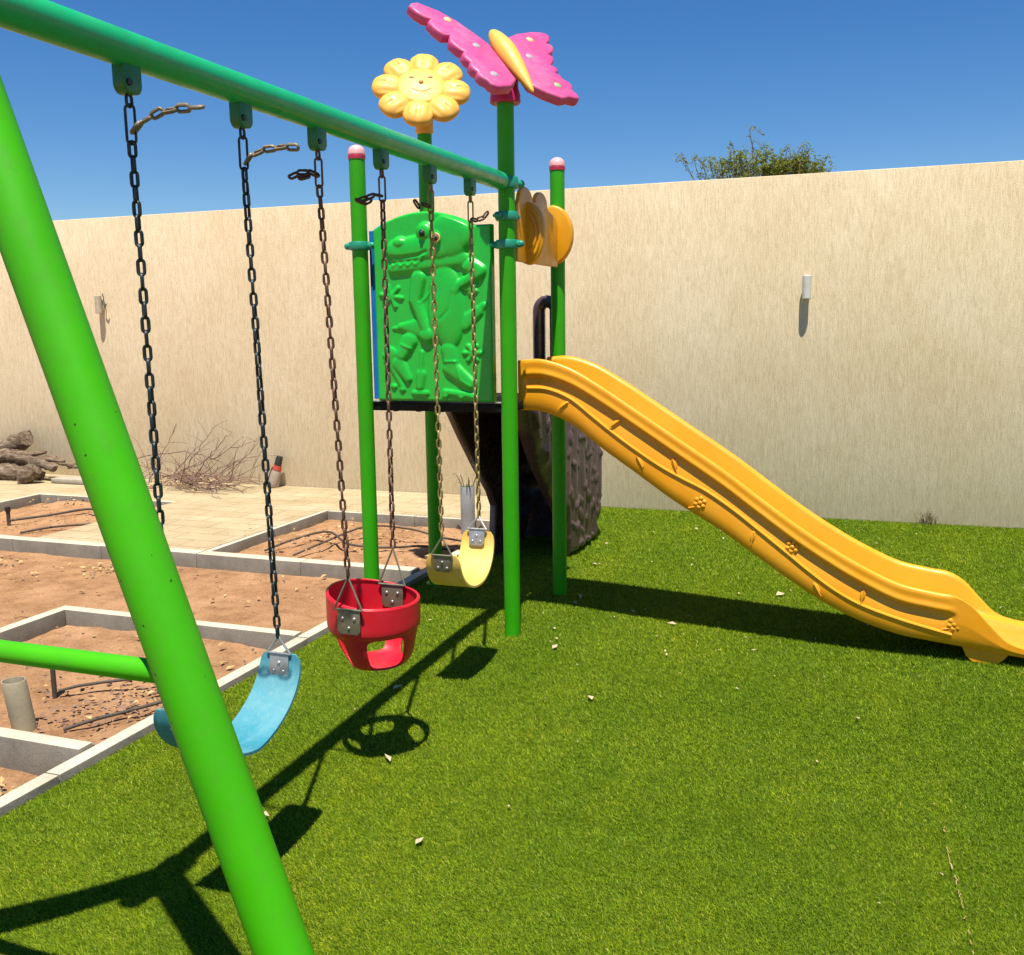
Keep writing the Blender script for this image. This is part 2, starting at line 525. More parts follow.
KX0 = -2.672
soil_patch(-5.2, KX0 - 0.002, 0.4, 2.665, -0.075, 0.012, 0.03, seed=1)
soil_patch(-4.12, KX0 - 0.002, 2.725, 4.07, -0.035, 0.012, 0.022, [(-3.5, 3.75, 0.35, 0.035), (-3.0, 3.3, 0.3, -0.02)], seed=2)
soil_patch(-9.5, KX0 - 0.002, 4.142, 5.412, -0.045, 0.008, 0.03, [(-3.1, 4.4, 0.5, 0.02)], seed=3)
soil_patch(-9.5, -4.182, 0.9, 4.142, -0.045, 0.008, 0.05, seed=4)
soil_patch(-4.262, KX0 - 0.002, 5.51, 7.06, -0.04, 0.016, 0.025, [(-3.75, 6.3, 0.35, 0.09), (-3.2, 6.0, 0.35, 0.06), (-3.95, 6.75, 0.2, 0.05)], seed=5)
soil_patch(-7.302, -5.795, 5.51, 7.045, -0.05, 0.014, 0.03, [(-6.3, 6.5, 0.4, 0.06), (-6.9, 6.9, 0.3, 0.06)], seed=6)

def kerb(a, b):
    """a run of cast kerb stones, one object: joints every 0.8 m"""
    mb = MB()
    ax = 0 if (b[0] - a[0]) > (b[1] - a[1]) else 1
    n = max(1, round((b[ax] - a[ax]) / 0.8))
    for k in range(n):
        p = list(a); q = list(b)
        p[ax] = a[ax] + (b[ax] - a[ax]) * k / n + (0.0015 if k else 0)
        q[ax] = a[ax] + (b[ax] - a[ax]) * (k + 1) / n - (0.0015 if k < n - 1 else 0)
        dz = rnd.uniform(-0.003, 0.003)
        p[2] -= 0; q[2] += dz
        mb.box(p, q, 0.006)
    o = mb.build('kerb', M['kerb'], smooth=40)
    o.data.materials.append(M['kerb_top'])          # upward faces are coloured paler than the sides
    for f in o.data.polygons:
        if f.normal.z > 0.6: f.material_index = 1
    return struct(o)
KZ = 0.05
kerb((KX0, -1.5, -0.15), (TX - 0.002, 8.09, 0.036))
kerb((-4.18, 2.655, -0.15), (KX0 - 0.001, 2.725, KZ))
kerb((-4.18, 4.072, -0.15), (KX0 - 0.001, 4.142, KZ))
kerb((-4.18, 2.728, -0.15), (-4.11, 4.069, KZ))
kerb((-14, 5.412, -0.15), (KX0 - 0.001, 5.51, KZ))
kerb((-4.31, 5.513, -0.15), (-4.262, 7.108, KZ - 0.006))
kerb((-4.259, 7.062, -0.15), (KX0 - 0.001, 7.108, KZ - 0.006))
kerb((-7.35, 5.513, -0.15), (-7.302, 7.093, KZ - 0.006))
kerb((-7.299, 7.047, -0.15), (-5.793, 7.093, KZ - 0.006))
pv = MB()
pv.box((-14, 7.112, -0.1), (KX0 - 0.002, WY - 0.003, KZ - 0.006))
pv.box((-5.790, 5.513, -0.1), (-4.313, 7.109, KZ - 0.006))
pv.box((-14, 5.513, -0.1), (-7.353, 7.109, KZ - 0.006))
pv.box((-7.351, 7.096, -0.1), (-5.792, 7.1105, KZ - 0.006))
struct(pv.build('pavement', M['paver'], smooth=0))

wl = MB().box((-20, WY, -0.2), (14, WY + 0.2, 2.639), 0.008).build('boundary_wall', M['wall'], smooth=40)
tag(wl, 'long tall sand coloured garden wall with vertical scratched render', 'wall')

# ---- synthetic turf blades (uncountable)
def turf():
    g = np.random.default_rng(5)
    bands = [(-2.62, 2.9, 1.1, 2.2, 125000, .00062, .0110), (-2.62, 2.9, 2.2, 3.2, 95000, .00072, .0115), (-2.62, 2.9, 3.2, 4.4, 58000, .0009, .0125), (-2.62, 3.6, 4.4, 6.0, 34000, .0011, .0140), (-2.62, 4.5, 6.0, 8.08, 21000, .0014, .0155)]
    vs = []; tint = []
    for (x0, x1, y0, y1, den, wd, ht) in bands:
        n = int((x1 - x0) * (y1 - y0) * den)
        x = g.uniform(x0, x1, n); y = g.uniform(y0, y1, n)
        # keep what a camera near this spot could see
        vis = (x < (y - 0.0) * 0.26 + 1.2) & (x > -0.95 * y - 0.9)
        x = x[vis]; y = y[vis]; n = len(x)
        h = ht * g.uniform(0.55, 1.15, n)
        a = g.uniform(0, 2 * np.pi, n)
        ln = g.uniform(0.1, 1.0, n) ** 1.0 * h * 0.95
        la = g.uniform(0, 2 * np.pi, n)
        lean_x = np.cos(la) * ln - 0.004; lean_y = np.sin(la) * ln - 0.003
        dx = np.cos(a) * wd; dy = np.sin(a) * wd
        z0 = np.full(n, 0.0005)
        gz = turf_z(x, y); z0 = z0 + gz; h1 = h * .62 + gz; h2 = h * .9 + gz
        p = np.stack([np.stack([x - dx, y - dy, z0], 1), np.stack([x + dx, y + dy, z0], 1),
                      np.stack([x + lean_x * .45 + dx * .9, y + lean_y * .45 + dy * .9, h1], 1),
                      np.stack([x + lean_x, y + lean_y, h2], 1),
                      np.stack([x + lean_x * .45 - dx * .9, y + lean_y * .45 - dy * .9, h1], 1)], 1)
        vs.append(p.reshape(-1, 3))
        t = np.clip(g.normal(0.42, 0.20, n), 0, 0.85)
        t[g.random(n) < 0.04] = 1.0
        tint.append(t)
    V = np.concatenate(vs); T = np.concatenate(tint); n = len(T)
    me = bpy.data.meshes.new('turf_blades')
    me.vertices.add(len(V)); me.vertices.foreach_set('co', V.astype(np.float32).ravel())
    me.loops.add(5 * n); me.loops.foreach_set('vertex_index', np.arange(5 * n, dtype=np.int32))
    me.polygons.add(n); me.polygons.foreach_set('loop_start', np.arange(0, 5 * n, 5, dtype=np.int32))
    me.update(calc_edges=True)
    at = me.attributes.new('tint', 'FLOAT', 'FACE')
    at.data.foreach_set('value', T.astype(np.float32))
    me.materials.append(M['blade'])
    o = bpy.data.objects.new('grass', me)
    COL.objects.link(o)
    tag(o, 'short green synthetic grass covering the play area', 'grass', kind='stuff')
turf()

# ================================================================== PLAYGROUND SET
PR = 0.040
P = thing('playground_set', 'green metal swing frame joined to a play tower with orange slide, crocodile panel and butterfly', 'playground set', (FX, FY, 0))

def post(x, y, z):
    o = MB().tube([(x, y, -0.05), (x, y, z - 0.004), (x, y, z)], [PR, PR, PR - 0.003], 28).build('post', M['post_paint'], P)
    return o
def post_base(x, y, par):
    MB().cyl((x, y, 0.001), (x, y, 0.012), PR + 0.022, 24, 0.003).build('base_flange', M['post_paint'], par)
pFR = post(FX, FY, 2.60)
pBR = post(FX, 5.3412, 2.375)
pFL = post(BX, FY, 2.375)
pBL = post(BX + 0.006, BY, 2.66)
post_base(BX + .006, BY, pBL)
def cap(x, y, z, par):
    o = MB().lathe([(0.040, z + 0.010), (0.0425, z + 0.014), (0.0415, z + 0.028), (0.037, z + 0.042), (0.025, z + 0.053), (0.011, z + 0.058), (0, z + 0.0595)], (x, y, 0), seg=24).build('post_cap', M['cap'], par)
    q = MB().lathe([(PR + 0.001, z - 0.010), (0.043, z - 0.010), (0.0435, z + 0.008), (0.042, z + 0.0098)], (x, y, 0), seg=24).build('cap_ring', M['cap_ring'], par)
cap(FX, BY, 2.375, pBR)
cap(BX, FY, 2.375, pFL)

def clamp(x, y, z, d, par=P):
    d = Vector((d[0], d[1], 0)).normalized(); c = Vector((x, y, z))
    mb = MB()
    mb.lathe([(PR + 0.001, -0.020), (PR + 0.012, -0.020), (PR + 0.015, -0.013), (PR + 0.015, 0.013), (PR + 0.012, 0.020), (PR + 0.001, 0.020)], c, seg=28)
    for s in (1, -1):
        e = c + d * s * (PR + 0.03)
        sd = d.cross(Vector((0, 0, 1)))
        mb.tube([c + d * s * (PR + 0.006), e], 0.017, 14)
        mb.ell(e, (0.017, 0.017, 0.017), seg=14, rings=8)
        mb.tube([e - sd * 0.022, e + sd * 0.022], 0.008, 8)
    mb.build('clamp', M['clamp'], par)
clamp(BX, FY, 1.945, (1, 0))
clamp(FX, FY, 2.052, (0.35, 1))
clamp(FX, FY, 1.922, (1, 0))
clamp(FX, BY, 2.02, (0.1, 1))

# swing beam and A-frame
bm_ = MB().tube([(FX, 1.34, 2.199), (FX, 1.3405, 2.199), (FX, 1.36, 2.199), (FX, 4.47, 2.2049), (FX, 4.495, 2.2049), (FX, 4.4955, 2.2049)],
                [0.02, 0.036, 0.0420, 0.0415, 0.034, 0.01], 32).build('swing_beam', M['beam_paint'], P)
mb = MB()
mb.cyl((FX, 4.47, 2.2049), (FX, FY - PR + 0.004, 2.2049), 0.027, 18)
mb.lathe([(PR + .001, 2.178), (PR + .013, 2.178), (PR + .016, 2.185), (PR + .016, 2.225), (PR + .013, 2.232), (PR + .001, 2.232)], (FX, FY, 0), seg=28)
mb.tube([(FX + 0.02, FY + PR, 2.205), (FX + 0.045, FY + PR + 0.035, 2.205)], 0.02, 12)
mb.ell((FX + 0.045, FY + PR + 0.035, 2.205), (.02, .02, .02), seg=12, rings=8)
mb.build('beam_clamp', M['clamp'], P)
LR = 0.0532
for s in (1, -1):
    o = MB().tube([(FX + s * 0.024, 1.5, 2.14), (FX + s * 0.8396, 1.5, -0.15)], LR, 36).build('frame_leg', M['leg_paint'], P)
MB().tube([(FX - 0.435, 1.5, 0.893), (FX + 0.435, 1.5, 0.893)], 0.0230, 24).build('crossbar', M['leg_paint'], P)
MB().tube([(FX, 1.41, 2.2049), (FX, 1.41, 2.2049 - .001), (FX, 1.59, 2.2049)], [0.055, 0.056, 0.056], 28).build('frame_joint', M['leg_paint'], P)

HOOK = [2.010, 2.460, 2.860, 3.290, 3.700, 4.107]
for y in HOOK:
    ol = []
    for (cx_, cz, a0) in ((0.009, -0.026, -90), (0.009, 0.03, 0), (-0.009, 0.03, 90), (-0.009, -0.026, 180)):
        for k in range(5):
            a = R(a0 + 90 * k / 4); r = 0.022
            ol.append((cx_ + r * math.cos(a), cz + r * math.sin(a)))
    b = MB().plate(ol, (FX + 0.017, y, 2.145), (0, 1, 0), (0, 0, 1), 0.034, 0.004).build('hanger_bracket', M['bracket_paint'], P)
    MB().cyl((FX + 0.0165, y - 0.016, 2.122), (FX + 0.022, y - 0.016, 2.122), 0.0085, 12).build('bolt', M['black'], b)

# deck
dk = MB()
dk.box((-2.452, 4.600, 1.142), (-1.745, 5.300, 1.158))
deck = dk.build('deck', M['deck_metal'], P, smooth=0)
fr = MB()
fr.box((-2.455, 4.572, 1.118), (-1.742, 4.598, 1.161), 0.003)
fr.box((-2.455, 5.302, 1.118), (-1.742, 5.328, 1.161), 0.003)
fr.box((-2.482, 4.575, 1.118), (-2.457, 5.325, 1.161), 0.003)
fr.box((-1.740, 4.600, 1.118), (-1.716, 5.325, 1.161), 0.003)
for k in range(5):
    x = -2.36 + k * 0.13
    fr.box((x, 4.602, 1.112), (x + 0.02, 5.298, 1.140))
fr.build('deck_frame', M['deck_metal'], P, smooth=40)
for (x, y) in ((-2.435, 4.585), (-1.765, 4.585)):
    MB().box((x - 0.02, y - 0.022, 1.163), (x + 0.02, y + 0.004, 1.170), 0.002).build('deck_bracket', M['galv'], P)

# ---- crocodile panel: a moulded relief on a front sheet
def croc_panel():
    x0, x1, z0 = -2.408, -1.782, 1.172
    nx, nz = 236, 320
    xs = np.linspace(x0, x1, nx)
    def topz(x):
        base = 2.020
        d = np.clip((x - (-2.40)) / (-1.875 + 2.40), 0, 1)
        return base + 0.075 * np.sin(np.pi * d) ** 0.8
    tz = topz(xs)
    T = np.linspace(0, 1, nz)
    XX = np.repeat(xs[None, :], nz, 0)
    ZZ = z0 + (tz[None, :] - z0) * T[:, None]
    # relief in sketch units: 1 unit = 0.00123 m, origin top left of the panel
    UX = (XX + 2.105 - 0.014 - 0.018 * sstep(0.72, 0.80, T)[:, None]) / 0.00533 * 4.34 + (432 - 330) * 4.34
    UY = (228 - (ZZ - 2.031 + 0.010) / 0.00497 - 200) * 4.34
    H = np.zeros_like(UX)
    def cap_h(ax, ay, bx, by, ra, rb, depth):
        dx, dy = bx - ax, by - ay
        t = np.clip(((UX - ax) * dx + (UY - ay) * dy) / (dx * dx + dy * dy + 1e-9), 0, 1)
        d = np.hypot(UX - ax - t * dx, UY - ay - t * dy) / (ra + (rb - ra) * t)
        return depth * np.sqrt(np.clip(1 - d ** 2.6, 0, 1))
    def ell_h(cx, cy, rx, ry, depth, rot=0):
        c, s = math.cos(R(rot)), math.sin(R(rot))
        u = ((UX - cx) * c + (UY - cy) * s) / rx; v = (-(UX - cx) * s + (UY - cy) * c) / ry
        return depth * np.sqrt(np.clip(1 - (u * u + v * v) ** 1.3, 0, 1))
    def up(h, base=0.0):
        nonlocal H
        H = np.where(h > 0, np.maximum(H, h + base), H)
    D = 0.024
    up(cap_h(300, 540, 390, 548, 14, 48, D * .5))              # tail
    up(cap_h(265, 548, 320, 545, 5, 20, D * .35))
    up(ell_h(505, 455, 78, 185, D * .95, -4))                  # body
    up(ell_h(470, 470, 46, 130, D * 1.05, 4))                  # belly
    up(cap_h(338, 600, 300, 662, 36, 28, D * .75))             # legs and boots
    up(cap_h(250, 655, 240, 690, 30, 22, D * .5))
    up(cap_h(286, 700, 325, 765, 34, 20, D * .65))
    up(cap_h(225, 665, 300, 800, 13, 13, D * .35))
    up(cap_h(510, 640, 520, 705, 34, 32, D * .75))
    up(cap_h(520, 720, 600, 785, 38, 26, D * .7))
    up(cap_h(490, 822, 620, 838, 15, 13, D * .4))
    up(cap_h(392, 650, 385, 735, 10, 9, D * .4))               # standing board
    up(cap_h(385, 745, 378, 800, 22, 18, D * .5))
    up(cap_h(352, 828, 408, 828, 13, 13, D * .4))
    up(cap_h(580, 530, 640, 480, 34, 24, D * .5))              # bag
    up(cap_h(640, 480, 665, 455, 20, 14, D * .4))
    up(cap_h(385, 335, 368, 430, 34, 28, D * .9))              # arms
    up(cap_h(368, 430, 415, 560, 26, 22, D * .9))
    up(ell_h(420, 578, 38, 36, D * 1.05))
    up(cap_h(600, 290, 645, 318, 30, 30, D * .9))
    up(cap_h(645, 322, 560, 372, 26, 22, D * .9))
    up(cap_h(560, 372, 470, 505, 22, 17, D * .9))
    up(cap_h(275, 292, 560, 262, 26, 34, D * .7))              # lower jaw
    up(ell_h(515, 165, 90, 102, D * 1.15, 8))                  # skull
    up(ell_h(565, 165, 42, 66, D * 1.1))
    up(cap_h(280, 218, 470, 205, 50, 66, D * 1.1))             # snout
    up(ell_h(293, 185, 33, 26, D * 1.35))
    up(ell_h(405, 145, 38, 42, D * 1.4))
    up(ell_h(460, 172, 40, 42, D * 1.4))
    # mouth line and teeth
    def groove(pts, wdt, depth):
        nonlocal H
        d = np.full_like(UX, 1e9)
        for (ax, ay), (bx, by) in zip(pts[:-1], pts[1:]):
            dx, dy = bx - ax, by - ay
            t = np.clip(((UX - ax) * dx + (UY - ay) * dy) / (dx * dx + dy * dy), 0, 1)
            d = np.minimum(d, np.hypot(UX - ax - t * dx, UY - ay - t * dy))
        H = H + depth * np.exp(-(d / wdt) ** 2)
    groove([(236, 244), (300, 248), (380, 240), (412, 226)], 5, -0.009)
    groove([(258, 265), (275, 283), (292, 266), (310, 285), (327, 266), (344, 284), (360, 265), (378, 280), (394, 262), (404, 240)], 3.2, 0.007)
    groove([(480, 510), (520, 470), (535, 400)], 4, -0.004)
    groove([(392, 440), (440, 395)], 4, 0.006)
    groove([(300, 615), (355, 640)], 4, 0.006)
    groove([(490, 690), (545, 690)], 4, 0.006)
    groove([(540, 690), (560, 770), (610, 800)], 4, 0.005)
    for (cx, cy, rr, k, rot) in ((262, 410, 46, 6, 10), (612, 655, 34, 6, 0), (612, 385, 22, 5, 30)):
        for i in range(k):
            a = R(rot + 360 * i / k)
            up(cap_h(cx, cy, cx + rr * math.cos(a), cy + rr * math.sin(a), 8, 11, D * .42))
    for (cx, cy) in ((262, 800), (300, 812), (490, 838), (560, 842), (610, 842)):
        up(ell_h(cx, cy, 15, 13, D * .45))
    # smooth a little, round the sheet edge
    H *= 0.9
    for _ in range(9):
        Hp = np.pad(H, 1, mode='edge')
        H = (Hp[1:-1, 1:-1] * 4 + Hp[:-2, 1:-1] + Hp[2:, 1:-1] + Hp[1:-1, :-2] + Hp[1:-1, 2:]) / 8
    ed = np.minimum(np.minimum(XX - x0, x1 - XX), np.minimum(ZZ - z0, tz[None, :] - ZZ))
    H = H * sstep(0.0, 0.02, ed) - 0.012 * (1 - np.sqrt(np.clip(1 - (1 - np.clip(ed / 0.014, 0, 1)) ** 2, 0, 1)))
    yf = FY - 0.022
    V = np.stack([XX, yf - H, ZZ], -1).reshape(-1, 3)
    fs = [(j * nx + i, j * nx + i + 1, (j + 1) * nx + i + 1, (j + 1) * nx + i) for j in range(nz - 1) for i in range(nx - 1)]
    vs = V.tolist()
    rim = [i for i in range(nx)] + [j * nx + nx - 1 for j in range(1, nz)] + [(nz - 1) * nx + i for i in range(nx - 2, -1, -1)] + [j * nx for j in range(nz - 2, 0, -1)]
    o = len(vs)
    vs += [(vs[i][0], FY + 0.030, vs[i][2]) for i in rim]
    n = len(rim)
    fs += [(rim[(i + 1) % n], rim[i], o + i, o + (i + 1) % n) for i in range(n)]
    fs.append(tuple(o + i for i in range(n)))
    pn = MB().add(vs, fs).build('crocodile_panel', M['green_plastic'], P, smooth=50)
    pn['label'] = 'green moulded panel with a crocodile in relief'
    def uv(ux, uy):
        px = 330 + ux / 4.34; py = 200 + uy / 4.34
        return -2.105 + 0.033 + (px - 432) * 0.00533, 2.031 - 0.010 - (py - 228) * 0.00497
    for (ux, uy, r, white) in ((400, 150, 0.0125, False), (461, 172, 0.0155, True)):
        x, z = uv(ux, uy)
        yy = yf - 0.036
        e = MB()
        if white:
            e.ell((x, yy + 0.002, z), (0.0215, 0.008, 0.0215), seg=20, rings=10)
        else:
            e.ell((x, yy + 0.003, z), (0.0165, 0.007, 0.018), seg=20, rings=10)
        eo = e.build('eye', M['iris'] if white else M['black'], pn)
        MB().ell((x, yy - 0.003, z), (r * 0.8, 0.008, r * 0.8), seg=16, rings=8).build('pupil', M['black'], eo)
        if white:
            rg = [(x + 0.021 * math.cos(a), yy, z + 0.021 * math.sin(a)) for a in np.linspace(0, 2 * math.pi, 24, endpoint=False)]
            MB().tube(rg, 0.0035, 6, closed=True).build('eye_ring', M['spot_yellow'], eo)
croc_panel()

# blue side panel between the left posts
ol = [(4.60, 1.175)]
ol += [(5.29, 1.175), (5.29, 2.02)]
for k in range(13):
    t = k / 12
    ol.append((5.27 - 0.64 * t, 2.022 + 0.085 * math.sin(math.pi * t)))
ol.append((4.60, 2.02))
MB().plate(ol, (-2.430, 0, 0), (0, 1, 0), (0, 0, 1), 0.035, 0.008).build('side_panel', M['blue_plastic'], P)

# ---- slide
def slide():
    ctl = np.array([(-1.738, 1.366, 1.112), (-1.61, 1.371, 1.102), (-1.46, 1.326, 1.040), (-1.30, 1.236, 0.920), (-1.14, 1.133, 0.812),
                    (-0.94, 1.003, 0.675), (-0.71, 0.853, 0.540), (-0.545, 0.733, 0.428), (-0.37, 0.608, 0.312), (-0.22, 0.512, 0.222), (-0.07, 0.428, 0.153),
                    (0.10, 0.352, 0.102), (0.25, 0.322, 0.082), (0.335, 0.310, 0.073), (0.41, 0.270, 0.066), (0.485, 0.190, 0.060), (0.56, 0.118, 0.052), (0.64, 0.090, 0.045), (0.72, 0.082, 0.042)])
    bedc = np.array([(-1.738, 1.175), (-1.60, 1.172), (-1.46, 1.118), (-1.30, 1.02), (-1.14, 0.915), (-.94, .780), (-.71, .632), (-.545, .517), (-.37, .395), (-.22, .302), (-.07, .232), (.10, .178), (.25, .152), (.335, .138), (.41, .126), (.485, .112), (.56, .097), (.64, .082), (.72, .074)])
    full = np.concatenate([ctl, bedc[:, 1:]], 1)
    st = spline(full.tolist(), 150)
    YC = 5.020
    sec_n = None
    vs = []; ns = len(st)
    for (x, zr, zb, zd) in st:
        zd = min(zd, zr - 0.004)
        Hh = zr - zb
        k = min(1.0, Hh / 0.25)
        d = min(1, (zr - zd) / 0.18)
        half = [(0.205, zb), (0.225, zb + 0.006 * k), (0.236, zb + 0.025 * k), (0.2385, zb + 0.07 * k), (0.2375, zr - 0.135 * k), (0.2310, zr - 0.118 * k), (0.2310, zr - 0.090 * k),
                (0.250, zr - 0.082 * k), (0.2545, zr - 0.074 * k), (0.2545, zr - 0.064 * k), (0.2510, zr - 0.056 * k), (0.2495, zr - 0.048 * k), (0.2495, zr - 0.036 * k), (0.2515, zr - 0.022 * k),
                (0.2505, zr - 0.008 * k), (0.246, zr - 0.002 * k), (0.238, zr), (0.226, zr - 0.002 * d), (0.216, zr - 0.010 * d), (0.211, zr - 0.025 * d),
                (0.205, zd + 0.055 * d), (0.197, zd + 0.025 * d), (0.180, zd + 0.008 * d), (0.155, zd + 0.0005)]
        # end the two mouldings on the outside short of the mouth
        bl = sstep(0.29, 0.36, x) if x > 0 else (1 - sstep(-1.715, -1.69, x))
        if bl > 0:
            for q in range(4, 15):
                n0, z0_ = half[q]
                half[q] = (n0 + (0.2460 - n0) * bl, z0_)
        bed = [(0.12, zd), (0.06, zd), (0.0, zd)]
        ring = [(YC - a, b) for a, b in half] + [(YC - a, b) for a, b in bed] + [(YC + a, b) for a, b in bed[:-1][::-1]] + [(YC + a, b) for a, b in half[::-1]]
        sec_n = len(ring)
        vs += [(x, y, z) for y, z in ring]
    fs = []
    for i in range(ns - 1):
        for k in range(sec_n):
            k2 = (k + 1) % sec_n
            fs.append((i * sec_n + k, (i + 1) * sec_n + k, (i + 1) * sec_n + k2, i * sec_n + k2))
    fs.append(tuple(range(sec_n)))
    fs.append(tuple((ns - 1) * sec_n + k for k in range(sec_n - 1, -1, -1)))
    sl = MB().add(vs, fs).build('slide', M['slide_plastic'], P, smooth=60)
    sl['label'] = 'orange plastic slide with a vine moulded on its side'
    # anti-slip ribs on the tongue
    rb = MB()
    arr = np.array(st)
    for k in range(19):
        y = YC - 0.165 + 0.33 * k / 18
        pts = [(x, y, np.interp(x, arr[:, 0], arr[:, 3]) + 0.0005) for x in np.linspace(0.30, 0.715, 14)]
        rb.tube(pts, 0.0035, 6)
    rb.build('tongue_ribs', M['slide_plastic'], sl)
    # foot block
    MB().plate([(0.375, 0.09), (0.40, 0.03), (0.43, 0.004), (0.53, 0.001), (0.56, 0.03), (0.58, 0.06)], (0, YC - 0.215, 0), (1, 0, 0), (0, 0, 1), 0.43, 0.0).build('slide_foot', M['slide_plastic'], sl)
    # vine with leaves and little flowers
    ys = YC - 0.2385
    vine = [(-1.694, 1.226), (-1.584, 1.221), (-1.466, 1.176), (-1.35, 1.088), (-1.245, 1.008), (-1.121, 0.922), (-0.998, 0.845), (-0.89, 0.790), (-0.789, 0.742), (-0.662, 0.660), (-0.545, 0.572), (-0.403, 0.462), (-0.28, 0.366), (-0.16, 0.285), (-0.044, 0.229), (0.113, 0.180), (0.25, 0.147), (0.335, 0.128)]
    pts = [(p[0], ys + 0.001, p[1]) for p in spline(vine, 90)]
    vm = MB().tube(pts, 0.0085, 8)
    for (x, z, a) in ((-1.497, 1.143, 35), (-1.23, 1.059, 35), (-1.105, 0.864, -60), (-0.938, 0.865, 110), (-0.557, 0.528, 80), (-0.257, 0.298, 120), (-0.051, 0.281, 80)):
        mt = Matrix.Rotation(R(-a), 3, 'Y')
        vm.ell((x, ys + 0.001, z), (0.030, 0.007, 0.013), mt, 14, 8)
        vm.tube([(x + mt.col[0][0] * t, ys - 0.006 + 0.02 * abs(t), z + mt.col[0][2] * t) for t in (-0.04, -0.01, 0.024)], 0.003, 6)
    for (x, z) in ((-0.811, 0.680), (-0.373, 0.490), (0.344, 0.178)):
        for i in range(6):
            a = R(60 * i + 15)
            vm.ell((x + 0.022 * math.cos(a), ys + 0.001, z + 0.022 * math.sin(a)), (0.0115, 0.008, 0.0115), None, 12, 8)
        vm.ell((x, ys, z), (0.012, 0.009, 0.012), None, 12, 8)
        vm.tube([(x - 0.02, ys, z - 0.02), (x - 0.055, ys + 0.001, z - 0.028)], 0.004, 6)
    vm.build('vine_relief', M['slide_plastic'], sl)
slide()

# ---- yellow hood over the slide entry (two ears, a round cheek at each side)
def hood():
    ol = [(4.60, 1.845), (5.235, 1.845), (5.235, 2.06), (5.20, 2.105), (5.075, 2.13)]
    for k in range(9):
        a = math.pi * k / 8
        ol.append((4.968 + 0.095 * math.cos(a), 2.150 + 0.058 * math.sin(a)))
    for k in range(9):
        a = math.pi * k / 8
        ol.append((4.735 + 0.098 * math.cos(a), 2.145 + 0.062 * math.sin(a)))
    ol += [(4.60, 2.10)]
    h = MB().plate(ol, (-1.668, 0, 0), (0, 1, 0), (0, 0, 1), 0.022, 0.008, True).build('slide_hood', M['hood_plastic'], P)
    h['label'] = 'yellow plastic hood over the top of the slide'
    def disc(y, x, z, rx, rz, th, ridges):
        o = [(x, z - rz)]
        for k in range(25):
            a = -math.pi / 2 + math.pi * k / 24
            o.append((x + rx * math.cos(a), z + rz * math.sin(a)))
        if True:
            o.append((x - 0.03, z + rz * 0.92)); o.append((x - 0.03, z - rz * 0.92))
            o = o[1:]
        mb = MB().plate(o, (0, y, 0), (1, 0, 0), (0, 0, 1), th, 0.012, True)
        for s in ridges:
            mb.tube([(x + rx * s * math.cos(a), y - 0.001, z + rz * s * math.sin(a)) for a in np.linspace(-1.25, 1.25, 18)], 0.007, 8)
        return mb
    disc(4.735, -1.668, 1.985, 0.088, 0.150, 0.055, (0.55, 0.78)).build('cheek', M['hood_plastic'], h)
    disc(5.262, -1.715, 2.018, 0.118, 0.158, 0.045, ()).build('cheek', M['hood_plastic'], h)
hood()

